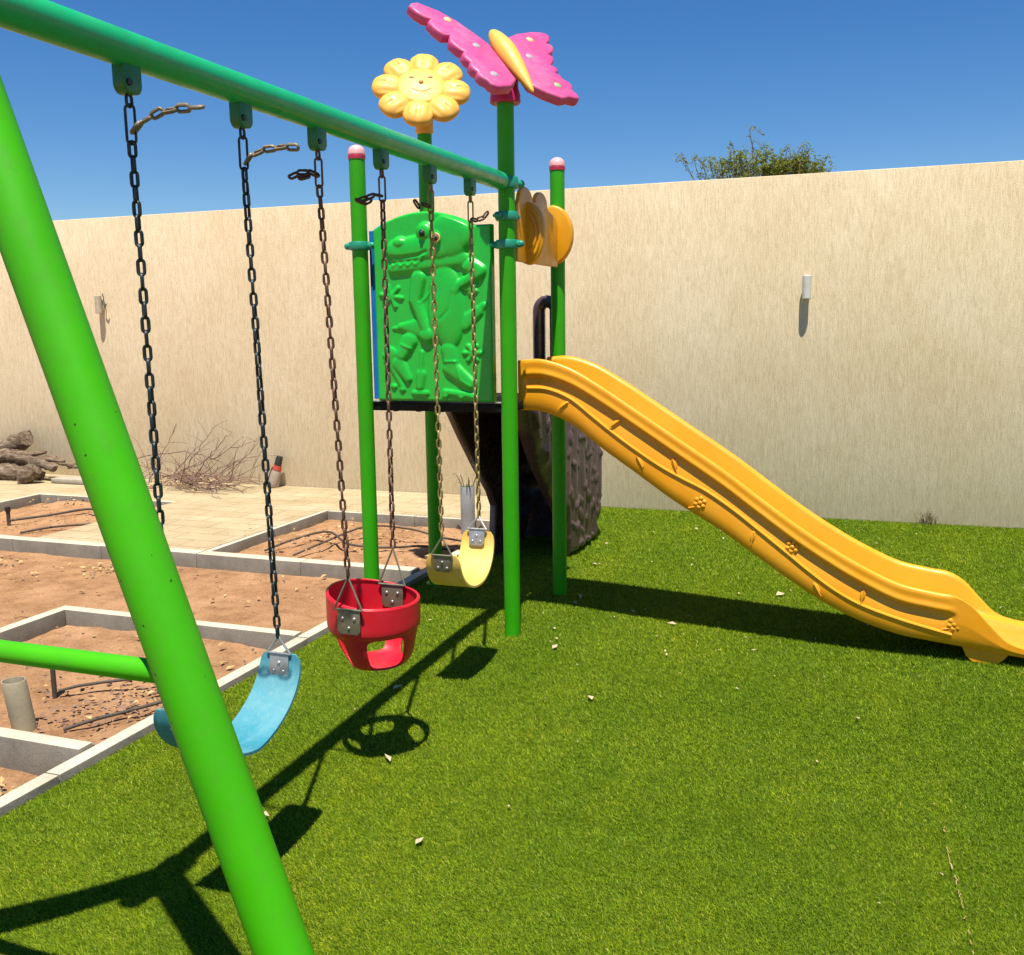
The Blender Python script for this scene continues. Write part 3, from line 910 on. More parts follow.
# ---- brown climber behind the tower: two rock flanks and a bark-textured skin
def climber():
    xl, xr = -2.405, -1.955
    ol_l = [(5.385, 1.115), (5.62, 0.87), (5.86, 0.64), (6.08, 0.45), (6.16, 0.34), (6.12, 0.004), (6.72, 0.004), (6.93, 0.30), (6.96, 0.62), (6.85, 0.78), (6.55, 0.90), (6.1, 1.02), (5.75, 1.10)]
    ol_r = [(5.385, 1.115), (5.47, 0.92), (5.62, 0.74), (5.86, 0.52), (6.10, 0.32), (6.22, 0.004), (6.90, 0.004), (6.98, 0.30), (6.99, 0.64), (6.88, 0.80), (6.55, 0.90), (6.1, 1.02), (5.75, 1.10)]
    c = MB().plate(ol_l, (xl, 0, 0), (0, 1, 0), (0, 0, 1), 0.05, 0.015).build('climber', M['brown_plastic'], P)
    c['label'] = 'dark brown rock-shaped plastic climber'
    # right flank as a relief sheet: vertical bark folds and knobs
    from mathutils.geometry import delaunay_2d_cdt
    g = []
    ny, nz = 170, 116
    A = np.array(ol_r)
    def inside(y, z):
        r = False; n = len(A); j = n - 1
        for i in range(n):
            if (A[i, 1] > z) != (A[j, 1] > z) and y < (A[j, 0] - A[i, 0]) * (z - A[i, 1]) / (A[j, 1] - A[i, 1]) + A[i, 0]: r = not r
            j = i
        return r
    def edge_d(y, z):
        d = 9
        for i in range(len(A)):
            a = A[i - 1]; b = A[i]; ab = b - a
            t = np.clip(((y - a[0]) * ab[0] + (z - a[1]) * ab[1]) / (ab @ ab), 0, 1)
            d = min(d, math.hypot(y - a[0] - t * ab[0], z - a[1] - t * ab[1]))
        return d
    pts = []; edges = []
    n = 0
    for i in range(len(A)):
        a = A[i]; b = A[(i + 1) % len(A)]
        k = max(2, int(np.hypot(*(b - a)) / 0.02))
        for q in range(k):
            pts.append(Vector(a + (b - a) * q / k)); n += 1
    nb = n
    edges = [(i, (i + 1) % nb) for i in range(nb)]
    for i in range(ny):
        for j in range(nz):
            y = 5.36 + 1.66 * i / (ny - 1); z = 1.13 * j / (nz - 1)
            if inside(y, z) and edge_d(y, z) > 0.006:
                pts.append(Vector((y, z)))
    v2, e2, f2, *_ = delaunay_2d_cdt(pts, edges, [], 1, 1e-5)
    vs = []
    for p in v2:
        y, z = p
        d = edge_d(y, z)
        fold = 0.5 + 0.5 * math.sin(y * 40 + 1.8 * mnoise.noise(Vector((y * 3, z * 2.5, 0))))
        kq = mnoise.noise(Vector((y * 15, z * 12, 4)))
        kn = float(sstep(0.12, 0.42, kq))
        h = 0.05 * math.sqrt(1 - (1 - min(1, d / 0.07)) ** 2) + min(1, d / 0.05) * (0.020 * fold + 0.013 * kn)
        vs.append((xr + h, y, z))
    o = len(vs)
    vs += [(xr - 0.04, p[0], p[1]) for p in v2[:nb]]
    fs = [tuple(f) for f in f2] + [(i, (i + 1) % nb, o + (i + 1) % nb, o + i) for i in range(nb)] + [tuple(o + i for i in range(nb))]
    MB().add(vs, fs).build('rock_flank', M['brown_plastic'], c, smooth=60)
    # skin over the top and down the far side
    prof = spline([(5.385, 1.09), (5.75, 1.085), (6.1, 1.005), (6.55, 0.885), (6.83, 0.77), (6.93, 0.62), (6.92, 0.30), (6.80, 0.003)], 60)
    vs = []; nx = 24
    for (y, z) in prof:
        for k in range(nx):
            x = xl - 0.03 + (xr + 0.02 - xl + 0.03) * k / (nx - 1)
            b = 0.02 * mnoise.fractal(Vector((x * 6, y * 6, z * 6)), 1, 2, 4)
            vs.append((x, y + b, z + b))
    o = len(vs)
    vs += [(p[0], p[1] - 0.03, p[2] - 0.025) for p in vs[:o]]
    fs = []
    for i in range(len(prof) - 1):
        for k in range(nx - 1):
            q = (i * nx + k, i * nx + k + 1, (i + 1) * nx + k + 1, (i + 1) * nx + k)
            fs.append(q); fs.append(tuple(o + a for a in q[::-1]))
    MB().add(vs, fs).build('climbing_face', M['brown_plastic'], c, smooth=60)
    # grab loop standing at the head of the climber
    arch = [(-1.840, 5.415, 1.12), (-1.840, 5.415, 1.62)] + [(-1.790 + 0.05 * math.cos(a), 5.415, 1.62 + 0.05 * math.sin(a)) for a in np.linspace(math.pi, 0, 9)][1:-1] + [(-1.740, 5.415, 1.62), (-1.740, 5.415, 1.12)]
    MB().tube(arch, 0.036, 14).build('grab_handle', M['brown_plastic'], P)
climber()

# ---- butterfly on the front right post
def butterfly():
    v = Vector((0.2573, 0.3181, -0.0164)) * 0.955; u = Vector((0.1153, -0.1011, -0.1545)) * 0.955
    n = v.cross(u)
    if n.z < 0: n = -n
    n.normalize()
    C0 = Vector((-1.672, 4.554, 2.739))
    LW = [(-1.049, -1.623), (-1.0, -1.75), (-0.909, -1.828), (-0.671, -1.663), (-0.472, -1.376), (-0.301, -0.957), (-0.17, -0.60), (-0.07, 0.671), (-0.20, 0.98), (-0.402, 1.103), (-0.49, 1.02), (-0.512, 0.887), (-0.56, 0.84), (-0.594, 0.70), (-0.575, 0.60), (-0.615, 0.539), (-0.635, 0.38), (-0.598, 0.252), (-0.64, 0.16), (-0.655, 0.0), (-0.612, -0.108), (-0.67, -0.184), (-0.735, -0.42), (-0.69, -0.671), (-0.782, -0.629), (-0.86, -0.85), (-0.895, -1.09), (-0.838, -1.232), (-0.918, -1.238), (-1.0, -1.40)]
    RW = [(0.021, -0.60), (0.10, -0.88), (0.184, -1.092), (0.353, -1.336), (0.61, -1.564), (0.76, -1.64), (0.835, -1.642), (0.89, -1.57), (0.884, -1.479), (0.84, -1.30), (0.765, -1.19), (0.84, -1.12), (0.835, -0.997), (0.78, -0.82), (0.682, -0.691), (0.73, -0.60), (0.71, -0.446), (0.612, -0.227), (0.68, -0.137), (0.67, 0.0), (0.605, 0.067), (0.66, 0.16), (0.66, 0.278), (0.74, 0.42), (0.745, 0.56), (0.70, 0.70), (0.74, 0.84), (0.74, 0.98), (0.69, 1.04), (0.586, 1.02), (0.456, 1.13), (0.25, 0.98), (0.089, 0.754)]
    b = thing_part = MB().ell(C0 + n * 0.012, (0.048, 0.230, 0.045), Matrix((v.normalized(), u.normalized(), n)).transposed(), 24, 18)
    # taper the body towards its tail
    bv = []
    for p in b.v:
        d = Vector(p) - C0; t = d.dot(u.normalized()) / 0.235
        k = 1 - 0.52 * max(-0.35, t)
        ax = u.normalized() * d.dot(u.normalized()) + v * 0.06 * t
        d = d + v * 0.06 * t
        bv.append(tuple(C0 + ax + (d - ax) * k))
    b.v = bv
    bo = b.build('butterfly', M['yellow_plastic'], P, smooth=60)
    bo['label'] = 'pink and yellow butterfly topping the tallest tower post'
    for ol in (LW, RW):
        MB().plate(ol, C0 + n * 0.006, v, u, 0.05 if v.cross(u).dot(n) > 0 else -0.05, 0.013, True).build('wing', M['pink_plastic'], bo, smooth=50)
    sg = 1
    for (a, c, m_) in ((-0.604, -1.308, 'spot_yellow'), (-0.39, -0.419, 'spot_grey'), (-0.368, 0.64, 'spot_grey'), (0.511, -1.161, 'spot_yellow'), (0.333, -0.389, 'spot_grey'), (0.5, 0.634, 'spot_green')):
        q = C0 + v * a + u * c + n * 0.006
        MB().ell(q, (0.019, 0.019, 0.005), Matrix((v.normalized(), u.normalized(), n)).transposed(), 16, 8).build('wing_spot', M[m_], bo)
    MB().lathe([(0.066, 2.560), (0.072, 2.566), (0.070, 2.60), (0.062, 2.63), (0.060, 2.70), (0.0, 2.72)], (FX, FY, 0), seg=24).build('socket', M['magenta'], bo)
butterfly()

# ---- smiling flower on the back left post
def flower():
    e1 = Vector((0.9061, 0.4231, 0.0)).normalized()
    e2 = Vector((-0.2532, 0.5336, 0.8069)); e2 -= e1 * e2.dot(e1); e2.normalize()
    n = e1.cross(e2)
    B = Matrix((e1, e2, n)).transposed()
    C0 = Vector((-2.493, 5.325, 2.848))
    def loc(a, b, c): return C0 + e1 * a + e2 * b + n * c
    f = MB()
    nr, na = 14, 40
    prof = [(0.134, -0.030), (0.144, -0.012), (0.144, 0.022), (0.138, 0.034), (0.122, 0.040), (0.08, 0.046), (0.0, 0.050)]
    f.lathe(prof, C0, B, 40)
    fo = f.build('flower', M['yellow_plastic'], P, smooth=60)
    fo['label'] = 'yellow smiling flower topping the back left tower post'
    for i in range(8):
        a = R(45 * i + 84)
        d = e1 * math.cos(a) + e2 * math.sin(a); t = n.cross(d)
        pm = MB()
        bmm = bmesh.new()
        bmesh.ops.create_uvsphere(bmm, u_segments=32, v_segments=20, radius=1)
        for p in bmm.verts:
            x, y, z = p.co
            gr = 0.0
            if z > 0:
                gr = -0.20 * (math.cos(y * 9.5) * 0.5 + 0.5) ** 6 * sstep(-0.7, 0.1, x) * (1 - sstep(0.7, 0.98, x))
            p.co = Vector((math.copysign(abs(x) ** 0.85, x), math.copysign(abs(y) ** 0.85, y), z * (1 + gr)))
        mm = Matrix.Translation(C0 + d * 0.184 + n * 0.002) @ Matrix((d, t, n)).transposed().to_4x4() @ Matrix.Diagonal((0.092, 0.087, 0.046, 1))
        pm.bm(bmm, mm).build('petal', M['yellow_plastic'], fo, smooth=60)
    for s in (-1, 1):
        MB().ell(loc(s * 0.052, 0.050, 0.046), (0.015, 0.009, 0.005), B, 14, 8).build('flower_eye', M['face_eye'], fo)
    MB().ell(loc(0.0, 0.008, 0.050), (0.014, 0.015, 0.010), B, 14, 8).build('nose', M['face_line'], fo)
    MB().tube([loc(q * 0.052, -0.060 + 0.024 * q * q, 0.0455) for q in np.linspace(-1, 1, 13)], 0.0042, 6).build('mouth', M['face_line'], fo)
    MB().lathe([(PR + 0.002, 2.612), (PR + 0.010, 2.618), (PR + 0.010, 2.68), (0.06, 2.74), (0.07, 2.80), (0.0, 2.82)], (BX + 0.006, BY, 0), seg=24).build('flower_stem', M['yellow_plastic'], fo)
flower()

# ================================================================== SWINGS
def link(mb, c, d, s, ln, wd, wr):
    """one welded chain link: centre c, long axis d, side axis s"""
    d = d.normalized(); s = (s - d * s.dot(d)).normalized()
    hl = ln / 2 - wd / 2; rr = wd / 2 - wr
    pts = []
    for k in range(7):
        a = -math.pi / 2 + math.pi * k / 6
        pts.append(c + d * (hl + rr * math.cos(a)) + s * rr * math.sin(a))
    for k in range(7):
        a = math.pi / 2 + math.pi * k / 6
        pts.append(c + d * (-hl + rr * math.cos(a)) + s * rr * math.sin(a))
    mb.tube(pts, wr, 6, closed=True)

def chain_path(mb, pts, pitch=0.0345, ln=0.0450, wd=0.0240, wr=0.0046, ph=0, twist=0.3):
    pts = [Vector(p) for p in pts]
    seg = [(b - a).length for a, b in zip(pts[:-1], pts[1:])]
    tot = sum(seg); n = max(1, round(tot / pitch)); pit = tot / n
    def at(s):
        for a, b, l in zip(pts[:-1], pts[1:], seg):
            if s <= l or b is pts[-1]:
                return a + (b - a) * (s / l if l else 0), (b - a).normalized()
            s -= l
    for k in range(n):
        c, d = at((k + 0.5) * pit)
        s0 = d.orthogonal().normalized(); s1 = d.cross(s0)
        # start from the swing plane
        ref = Vector((0.8, 0.6, 0)) if abs(d.z) > 0.5 else Vector((0, 0, 1))
        s0 = (ref - d * ref.dot(d)).normalized(); s1 = d.cross(s0)
        a = math.pi / 2 * (k % 2) + ph + twist * math.sin(k * 0.4 + ph * 3) + rnd.uniform(-0.15, 0.15)
        link(mb, c, d, s0 * math.cos(a) + s1 * math.sin(a), ln, wd, wr)

def hang(par, y0, end, m_, tail, tail_m, ph):
    """ring, long quick link, chain down to 'end', and the cut-off spare length"""
    top = Vector((FX, y0, 2.096))
    mb = MB()
    link(mb, Vector((FX, y0, 2.084)), Vector((0, 0, 1)), Vector((0, 1, 0)), 0.036, 0.026, 0.004)
    link(mb, Vector((FX, y0, 2.030)), Vector((0, 0, 1)), Vector((0.85, 0.5, 0)), 0.098, 0.028, 0.0036)
    chain_path(mb, [(FX, y0, 1.990), end], ph=ph)
    o = mb.build('chain', m_, par, smooth=60)
    t = MB()
    chain_path(t, tail, ph=ph + 0.2, pitch=0.036)
    t.build('loose_chain_end', tail_m, o, smooth=60)

def belt(par, y0, y1, ztop, zbot, wd, m_, zt0=None, pw=1.0):
    yc = (y0 + y1) / 2; a = abs(y1 - y0) / 2; b = ztop - zbot
    n = 48; k = 9; th = 0.009
    vs = []
    for i in range(n):
        t = math.pi * i / (n - 1)
        y = yc - a * math.copysign(abs(math.cos(t)) ** pw, math.cos(t)); z = ztop - b * max(0.0, math.sin(t)) ** 0.92
        if zt0 is not None: z += (zt0 - ztop) * (0.5 + 0.5 * math.cos(t)) ** 2 * abs(math.cos(t))
        e = min(i, n - 1 - i) / 4.0
        hw = wd / 2 * (0.90 + 0.10 * math.sin(t)) * (math.sqrt(max(0, 1 - (1 - min(1, e)) ** 2)) * 0.22 + 0.78)
        for q in range(k):
            s = -1 + 2 * q / (k - 1)
            vs.append((FX + s * hw, y, z + 0.006 * (1 - s * s) * 0))
    mb = MB()
    # thickness from the path normal
    o = len(vs); nv = []
    for i in range(n):
        i0, i1 = max(0, i - 1), min(n - 1, i + 1)
        ty = vs[i1 * k][1] - vs[i0 * k][1]; tz = vs[i1 * k][2] - vs[i0 * k][2]
        l = math.hypot(ty, tz); sgn = 1 if y1 > y0 else -1
        for q in range(k):
            p = vs[i * k + q]
            nv.append((p[0], p[1] + sgn * tz / l * th, p[2] - sgn * ty / l * th))
    vs = vs + nv
    fs = []
    for i in range(n - 1):
        for q in range(k - 1):
            f = (i * k + q, i * k + q + 1, (i + 1) * k + q + 1, (i + 1) * k + q)
            fs.append(f); fs.append(tuple(o + x for x in f[::-1]))
        fs.append((i * k, (i + 1) * k, o + (i + 1) * k, o + i * k))
        fs.append((i * k + k - 1, o + i * k + k - 1, o + (i + 1) * k + k - 1, (i + 1) * k + k - 1))
    for q in range(k - 1):
        fs.append((q, o + q, o + q + 1, q + 1))
        e = (n - 1) * k
        fs.append((e + q, e + q + 1, o + e + q + 1, o + e + q))
    return mb.add(vs, fs).build('seat', m_, par, smooth=45)

def mount(par, y, z, dirn, m_, tip, h=0.06, w_=0.062, flip=False, tilt=0.0):
    """bolted plate, bar and triangle hanger at a seat end; dirn = +1 shows on the +y face"""
    pl = MB()
    ol = [(-w_ / 2, 0), (w_ / 2, 0), (w_ / 2, -h * 0.85), (w_ / 2 - 0.012, -h), (-w_ / 2 + 0.012, -h), (-w_ / 2, -h * 0.85)]
    ey = Vector((0, tilt, 1)).normalized()
    pl.plate(ol, (FX, y, z), (1, 0, 0), ey, 0.003, 0.001)
    o = pl.build('mounting_plate', m_, par)
    nz = Vector((1, 0, 0)).cross(ey)
    for (a, b) in (((-w_ * 0.26, -h * 0.32), (w_ * 0.26, -h * 0.32), (0.0, -h * 0.72)) if flip else ((-w_ * 0.26, -h * 0.72), (w_ * 0.26, -h * 0.72), (0.0, -h * 0.36))):
        q = Vector((FX + a, y, z)) + ey * b
        MB().cyl(q + nz * 0.0045, q - nz * 0.0085, 0.0058, 12, 0.002).build('bolt', M['galv'], o)
    tr = MB()
    p0 = Vector((FX - w_ * 0.62, y, z + 0.004)); p1 = Vector((FX + w_ * 0.62, y, z + 0.004)); tp = Vector(tip)
    tr.tube([p0, p1], 0.0042, 8)
    tr.tube([p0, p0 + (tp - p0) * 0.86, tp + Vector((0, 0, 0.004)), p1 + (tp - p1) * 0.86, p1], 0.0038, 8)
    tr.build('hanger_triangle', M['galv'] if m_ is M['galv'] else M['dull_plate'], par, smooth=60)

# blue belt swing (nearest)
s1 = thing('belt_swing', 'blue rubber belt swing on dark chains, nearest the leaning green leg', 'swing', (FX, 2.255, 0.36))
belt(s1, 2.028, 2.512, 0.560, 0.366, 0.158, M['belt_blue'], pw=1.32)
mount(s1, 2.508, 0.558, 1, M['galv'], (FX, 2.508, 0.616), 0.070, 0.066, tilt=0.16)
mount(s1, 2.024, 0.558, -1, M['galv'], (FX, 2.030, 0.616), 0.070, 0.066, tilt=-0.16)
hang(s1, HOOK[0], (FX, 2.022, 0.612), M['chain_dark'], [(-1.700, 2.010, 2.010), (-1.672, 2.006, 2.030), (-1.615, 2.0, 2.047), (-1.545, 2.0, 2.052), (-1.487, 2.0, 2.050)], M['tail_grey'], 0.1)
hang(s1, HOOK[1], (FX, 2.507, 0.612), M['chain_dark'], [(-1.700, 2.46, 2.000), (-1.680, 2.46, 2.022), (-1.630, 2.46, 2.036), (-1.575, 2.46, 2.038), (-1.525, 2.46, 2.034)], M['tail_grey'], 0.5)

# red bucket swing (middle)
s2 = thing('bucket_swing', 'red toddler bucket swing on rusty chains, between the blue and the yellow swing', 'swing', (FX, 3.117, 0.31))
def bucket():
    C0 = Vector((FX, 3.117, 0)); RX, RY = 0.160, 0.168
    na, nr = 360, 120
    prof = spline([(1.0, 0.580), (1.0, 0.53), (0.99, 0.482), (0.925, 0.463), (0.85, 0.415), (0.755, 0.372), (0.62, 0.345), (0.40, 0.334), (0.12, 0.331)], nr)
    vs = []
    for (r, z) in prof:
        for k in range(na):
            a = 2 * math.pi * k / na
            back = max(0.0, math.cos((a - math.pi) * 0.9)) if abs(a - math.pi) < 1.7 else 0.0
            dz = 0.034 * back ** 1.3 * float(sstep(0.46, 0.585, z))
            dz -= 0.010 * max(0, math.cos(a)) * float(sstep(0.5, 0.585, z))
            vs.append((C0.x + 0.014 * min(1, max(0, 0.475 - z) / 0.14) + RX * r * math.cos(a), C0.y + RY * r * math.sin(a), z + dz))
    fs = []
    for i in range(nr - 1):
        zm = (prof[i][1] + prof[i + 1][1]) / 2; rm = (prof[i][0] + prof[i + 1][0]) / 2
        # arc length position along the bowl
        for k in range(na):
            a = math.degrees(2 * math.pi * (k + 0.5) / na)
            hole = False
            for h0 in (45, 135, 225, 315):
                da = (a - h0 + 180) % 360 - 180
                t = (i + 0.5) / (nr - 1)
                u = da / 29.0; v = (t - 0.565) / 0.19
                if abs(u) ** 4 + abs(v) ** 4 < 1: hole = True
            if not hole:
                k2 = (k + 1) % na
                fs.append((i * na + k, i * na + k2, (i + 1) * na + k2, (i + 1) * na + k))
    fs.append(tuple((nr - 1) * na + k for k in range(na)))
    used = sorted({i for f in fs for i in f}); mp = {q: i for i, q in enumerate(used)}
    st = MB(); st.v = [vs[q] for q in used]; st.f = [tuple(mp[i] for i in f) for f in fs]
    o = st.build('seat', M['red_plastic'], s2, smooth=60)
    sm = o.modifiers.new('solid', 'SOLIDIFY'); sm.thickness = 0.007; sm.offset = -1
    rim = [vs[k] for k in range(0, na, 4)]
    MB().tube(rim, 0.0046, 8, closed=True).build('rim', M['red_plastic'], o, smooth=60)
bucket()
mount(s2, 2.934, 0.576, -1, M['dull_plate'], (FX, 2.942, 0.694), 0.085, 0.088, flip=True)
mount(s2, 3.264, 0.582, 1, M['dull_plate'], (FX, 3.281, 0.722), 0.085, 0.088, flip=True)
hang(s2, HOOK[2], (FX, 2.943, 0.694), M['chain_rust'], [(-1.702, 2.858, 2.020), (-1.722, 2.845, 2.030), (-1.742, 2.815, 2.028), (-1.752, 2.790, 2.015), (-1.738, 2.805, 2.008), (-1.720, 2.83, 2.018)], M['tail_rust'], 0.2)
hang(s2, HOOK[3], (FX, 3.283, 0.724), M['chain_rust'], [(-1.703, 3.285, 2.006), (-1.716, 3.262, 2.008), (-1.735, 3.225, 1.994), (-1.748, 3.190, 1.982), (-1.735, 3.215, 1.976), (-1.722, 3.24, 1.988)], M['tail_rust'], 0.7)

# yellow belt swing (nearest the tower)
s3 = thing('belt_swing', 'yellow rubber belt swing on olive chains, beside the play tower', 'swing', (FX, 3.925, 0.43))
belt(s3, 3.735, 4.118, 0.618, 0.430, 0.172, M['belt_yellow'], 0.596)
mount(s3, 4.108, 0.628, 1, M['galv'], (FX, 4.134, 0.684), 0.072, 0.074, tilt=0.16)
mount(s3, 3.719, 0.592, -1, M['dull_plate'], (FX, 3.728, 0.672), 0.070, 0.078, tilt=-0.13)
hang(s3, HOOK[4], (FX, 3.726, 0.664), M['chain_olive'], [(-1.703, 3.698, 2.008), (-1.720, 3.680, 2.016), (-1.745, 3.655, 2.020), (-1.735, 3.665, 2.000)], M['tail_rust'], 0.3)
hang(s3, HOOK[5], (FX, 4.137, 0.680), M['chain_olive'], [(-1.703, 4.110, 2.000), (-1.690, 4.135, 1.995), (-1.668, 4.170, 2.010), (-1.655, 4.190, 2.035)], M['tail_rust'], 0.9)

# ================================================================== THINGS ON THE LEFT
def hollow_pipe(name, label, x, y, z0, z1, r, m_, lean=(0, 0)):
    t = thing(name, label, 'pipe', (x, y, z0))
    mt = Matrix(((1, 0, lean[0]), (0, 1, lean[1]), (0, 0, 1)))
    h = z1 - z0
    prof = [(r, -0.05), (r, h * 0.5), (r * 1.01, h - 0.002), (r * 0.99, h), (r * 0.90, h), (r * 0.885, h - 0.004), (r * 0.88, 0.02), (0.0, 0.019)]
    MB().lathe(prof, (x, y, z0), mt, 28).build('pipe_wall', m_, t, smooth=40)
    return t
hollow_pipe('drain_pipe', 'short beige plastic pipe standing open in the near sand bed', -3.19, 2.90, -0.035, 0.165, 0.046, M['pvc_beige'], (-0.16, -0.02))
gp = hollow_pipe('drain_pipe', 'grey upright pipe with a withered plant on top, behind the yellow swing', -2.945, 6.93, -0.03, 0.33, 0.055, M['pvc_grey'])
wp = MB()
for k in range(16):
    a = rnd.uniform(0, 6.28); l = rnd.uniform(0.04, 0.13)
    p = Vector((-2.945 + 0.04 * math.cos(a), 6.93 + 0.04 * math.sin(a), 0.32))
    q = p + Vector((math.cos(a) * l * 0.5, math.sin(a) * l * 0.5, l))
    wp.tube([p, p + (q - p) * 0.6 + Vector((0, 0, 0.015)), q, q + Vector((math.cos(a) * 0.02, math.sin(a) * 0.02, -0.015))], [0.004, 0.003, 0.003, 0.001], 5)
wp.ell((-2.945, 6.93, 0.335), (0.05, 0.05, 0.03), None, 12, 8)
tag(wp.build('withered_plant', M['weed']), 'withered brown plant sprouting from the top of the grey pipe', 'plant')

def tube_thing(name, label, cat, pts, r, m_, n=40, group=None):
    o = MB().tube([tuple(p) for p in spline(pts, n)], r, 8).build(name, m_, smooth=60)
    return tag(o, label, cat, group)
st = thing('irrigation_stake', 'black irrigation stake upright in the near sand bed below the crossbar', 'stake', (-3.345, 3.215, -0.03))
MB().cyl((-3.345, 3.215, -0.08), (-3.345, 3.215, 0.155), 0.011, 12).build('stake_tube', M['hose'], st)
MB().cyl((-3.345, 3.215, 0.12), (-3.345, 3.215, 0.165), 0.016, 12).build('dripper', M['black'], st)
st = thing('irrigation_stake', 'short black irrigation stake in the far left sand bed', 'stake', (-6.73, 6.15, -0.03))
MB().cyl((-6.73, 6.15, -0.1), (-6.73, 6.15, 0.10), 0.016, 12).build('stake_tube', M['hose'], st)
MB().cyl((-6.73, 6.15, 0.075), (-6.73, 6.15, 0.115), 0.022, 12).build('dripper', M['black'], st)
tube_thing('hose', 'thin dark irrigation hose curving from the upright stake in the near sand bed', 'hose', [(-3.33, 3.22, -0.01), (-3.25, 3.30, 0.0), (-3.08, 3.42, 0.005), (-2.93, 3.50, 0.0), (-2.80, 3.52, -0.02), (-2.70, 3.48, -0.05)], 0.007, M['hose'])
tube_thing('hose', 'thicker dark hose lying across the near sand bed towards the turf kerb', 'hose', [(-3.02, 2.93, -0.03), (-2.95, 3.02, -0.015), (-2.88, 3.12, -0.01), (-2.80, 3.22, 0.0), (-2.74, 3.33, 0.005), (-2.70, 3.40, -0.03)], 0.008, M['hose'])
tube_thing('hose', 'black hose looping over the sand bed behind the red swing', 'hose', [(-4.05, 5.85, -0.01), (-3.9, 6.0, 0.05), (-3.65, 6.05, 0.11), (-3.4, 5.9, 0.07), (-3.15, 5.95, 0.05), (-2.95, 6.15, 0.03), (-2.75, 6.2, 0.0)], 0.008, M['hose'], 60)
tube_thing('hose', 'bent black hose rising in the sand bed behind the red swing', 'hose', [(-3.75, 5.75, 0.0), (-3.62, 5.95, 0.06), (-3.45, 6.25, 0.12), (-3.2, 6.4, 0.09), (-2.95, 6.45, 0.03), (-2.8, 6.5, 0.0)], 0.0075, M['hose'], 60)
tube_thing('hose', 'dark hose lying on the sand of the far left bed', 'hose', [(-6.72, 6.15, 0.0), (-6.5, 6.35, 0.02), (-6.2, 6.5, 0.06), (-5.95, 6.45, 0.02)], 0.010, M['hose'])
tube_thing('hose', 'second dark hose in the far left bed, nearer the path kerb', 'hose', [(-6.35, 5.9, -0.03), (-6.15, 6.05, 0.0), (-5.9, 6.25, 0.0), (-5.82, 6.4, -0.02)], 0.009, M['hose'])

# log heap by the wall
def log(label, pts, rads, knots=()):
    P3 = spline([(p[0], p[1], 0.05 + (p[2] - 0.05) * 0.90, r * 0.90) for p, r in zip(pts, rads)], 70)
    mb = MB()
    mb.tube([tuple(p[:3]) for p in P3], [max(0.008, p[3]) for p in P3], 26)
    nv = []
    for (x, y, z) in mb.v:
        d = 0.024 * mnoise.fractal(Vector((x * 8, y * 13, z * 13)), 0.6, 2.2, 6)
        nv.append((x + d, y + d * 0.6, z + d))
    mb.v = nv
    for (a, b, r) in knots:
        mb.tube([a, ((a[0] + b[0]) / 2, (a[1] + b[1]) / 2, (a[2] + b[2]) / 2 + 0.01), b], [r, r * 0.8, r * 0.45], 8)
    tag(mb.build('log', M['bark'], smooth=60), label, 'log', 'logs heaped by the wall')
log('thick pale log lying lowest in the heap by the wall', [(-9.2, 7.62, .13), (-8.7, 7.66, .125), (-8.3, 7.68, .12), (-7.95, 7.72, .115)], [.085, .09, .085, .06])
log('crooked dark log lying across the top of the heap', [(-9.3, 7.80, .26), (-8.8, 7.82, .25), (-8.45, 7.80, .29), (-8.1, 7.75, .27), (-7.75, 7.70, .19)], [.06, .08, .08, .06, .03], [((-8.2, 7.75, .27), (-7.9, 7.75, .33), .035), ((-8.0, 7.73, .25), (-7.7, 7.78, .24), .03)])
log('short jagged stump propped up at the back of the heap', [(-8.75, 7.93, .26), (-8.55, 7.95, .38), (-8.35, 7.95, .48)], [.09, .12, .09])
log('rounded chunk of wood at the right end of the heap', [(-8.02, 7.52, .08), (-7.95, 7.54, .14), (-7.85, 7.56, .21)], [.07, .095, .07])
log('thin broken branch sticking out of the right side of the heap', [(-8.2, 7.88, .25), (-7.95, 7.85, .27), (-7.7, 7.82, .20), (-7.45, 7.8, .22)], [.03, .028, .02, .012])
rb = MB(); rb.box((-7.72, 7.60, 0.045), (-7.18, 7.78, 0.095), 0.01)
tag(rb.build('paving_slab', M['rubble'], smooth=40), 'pale loose paving slab lying beside the log heap', 'slab')

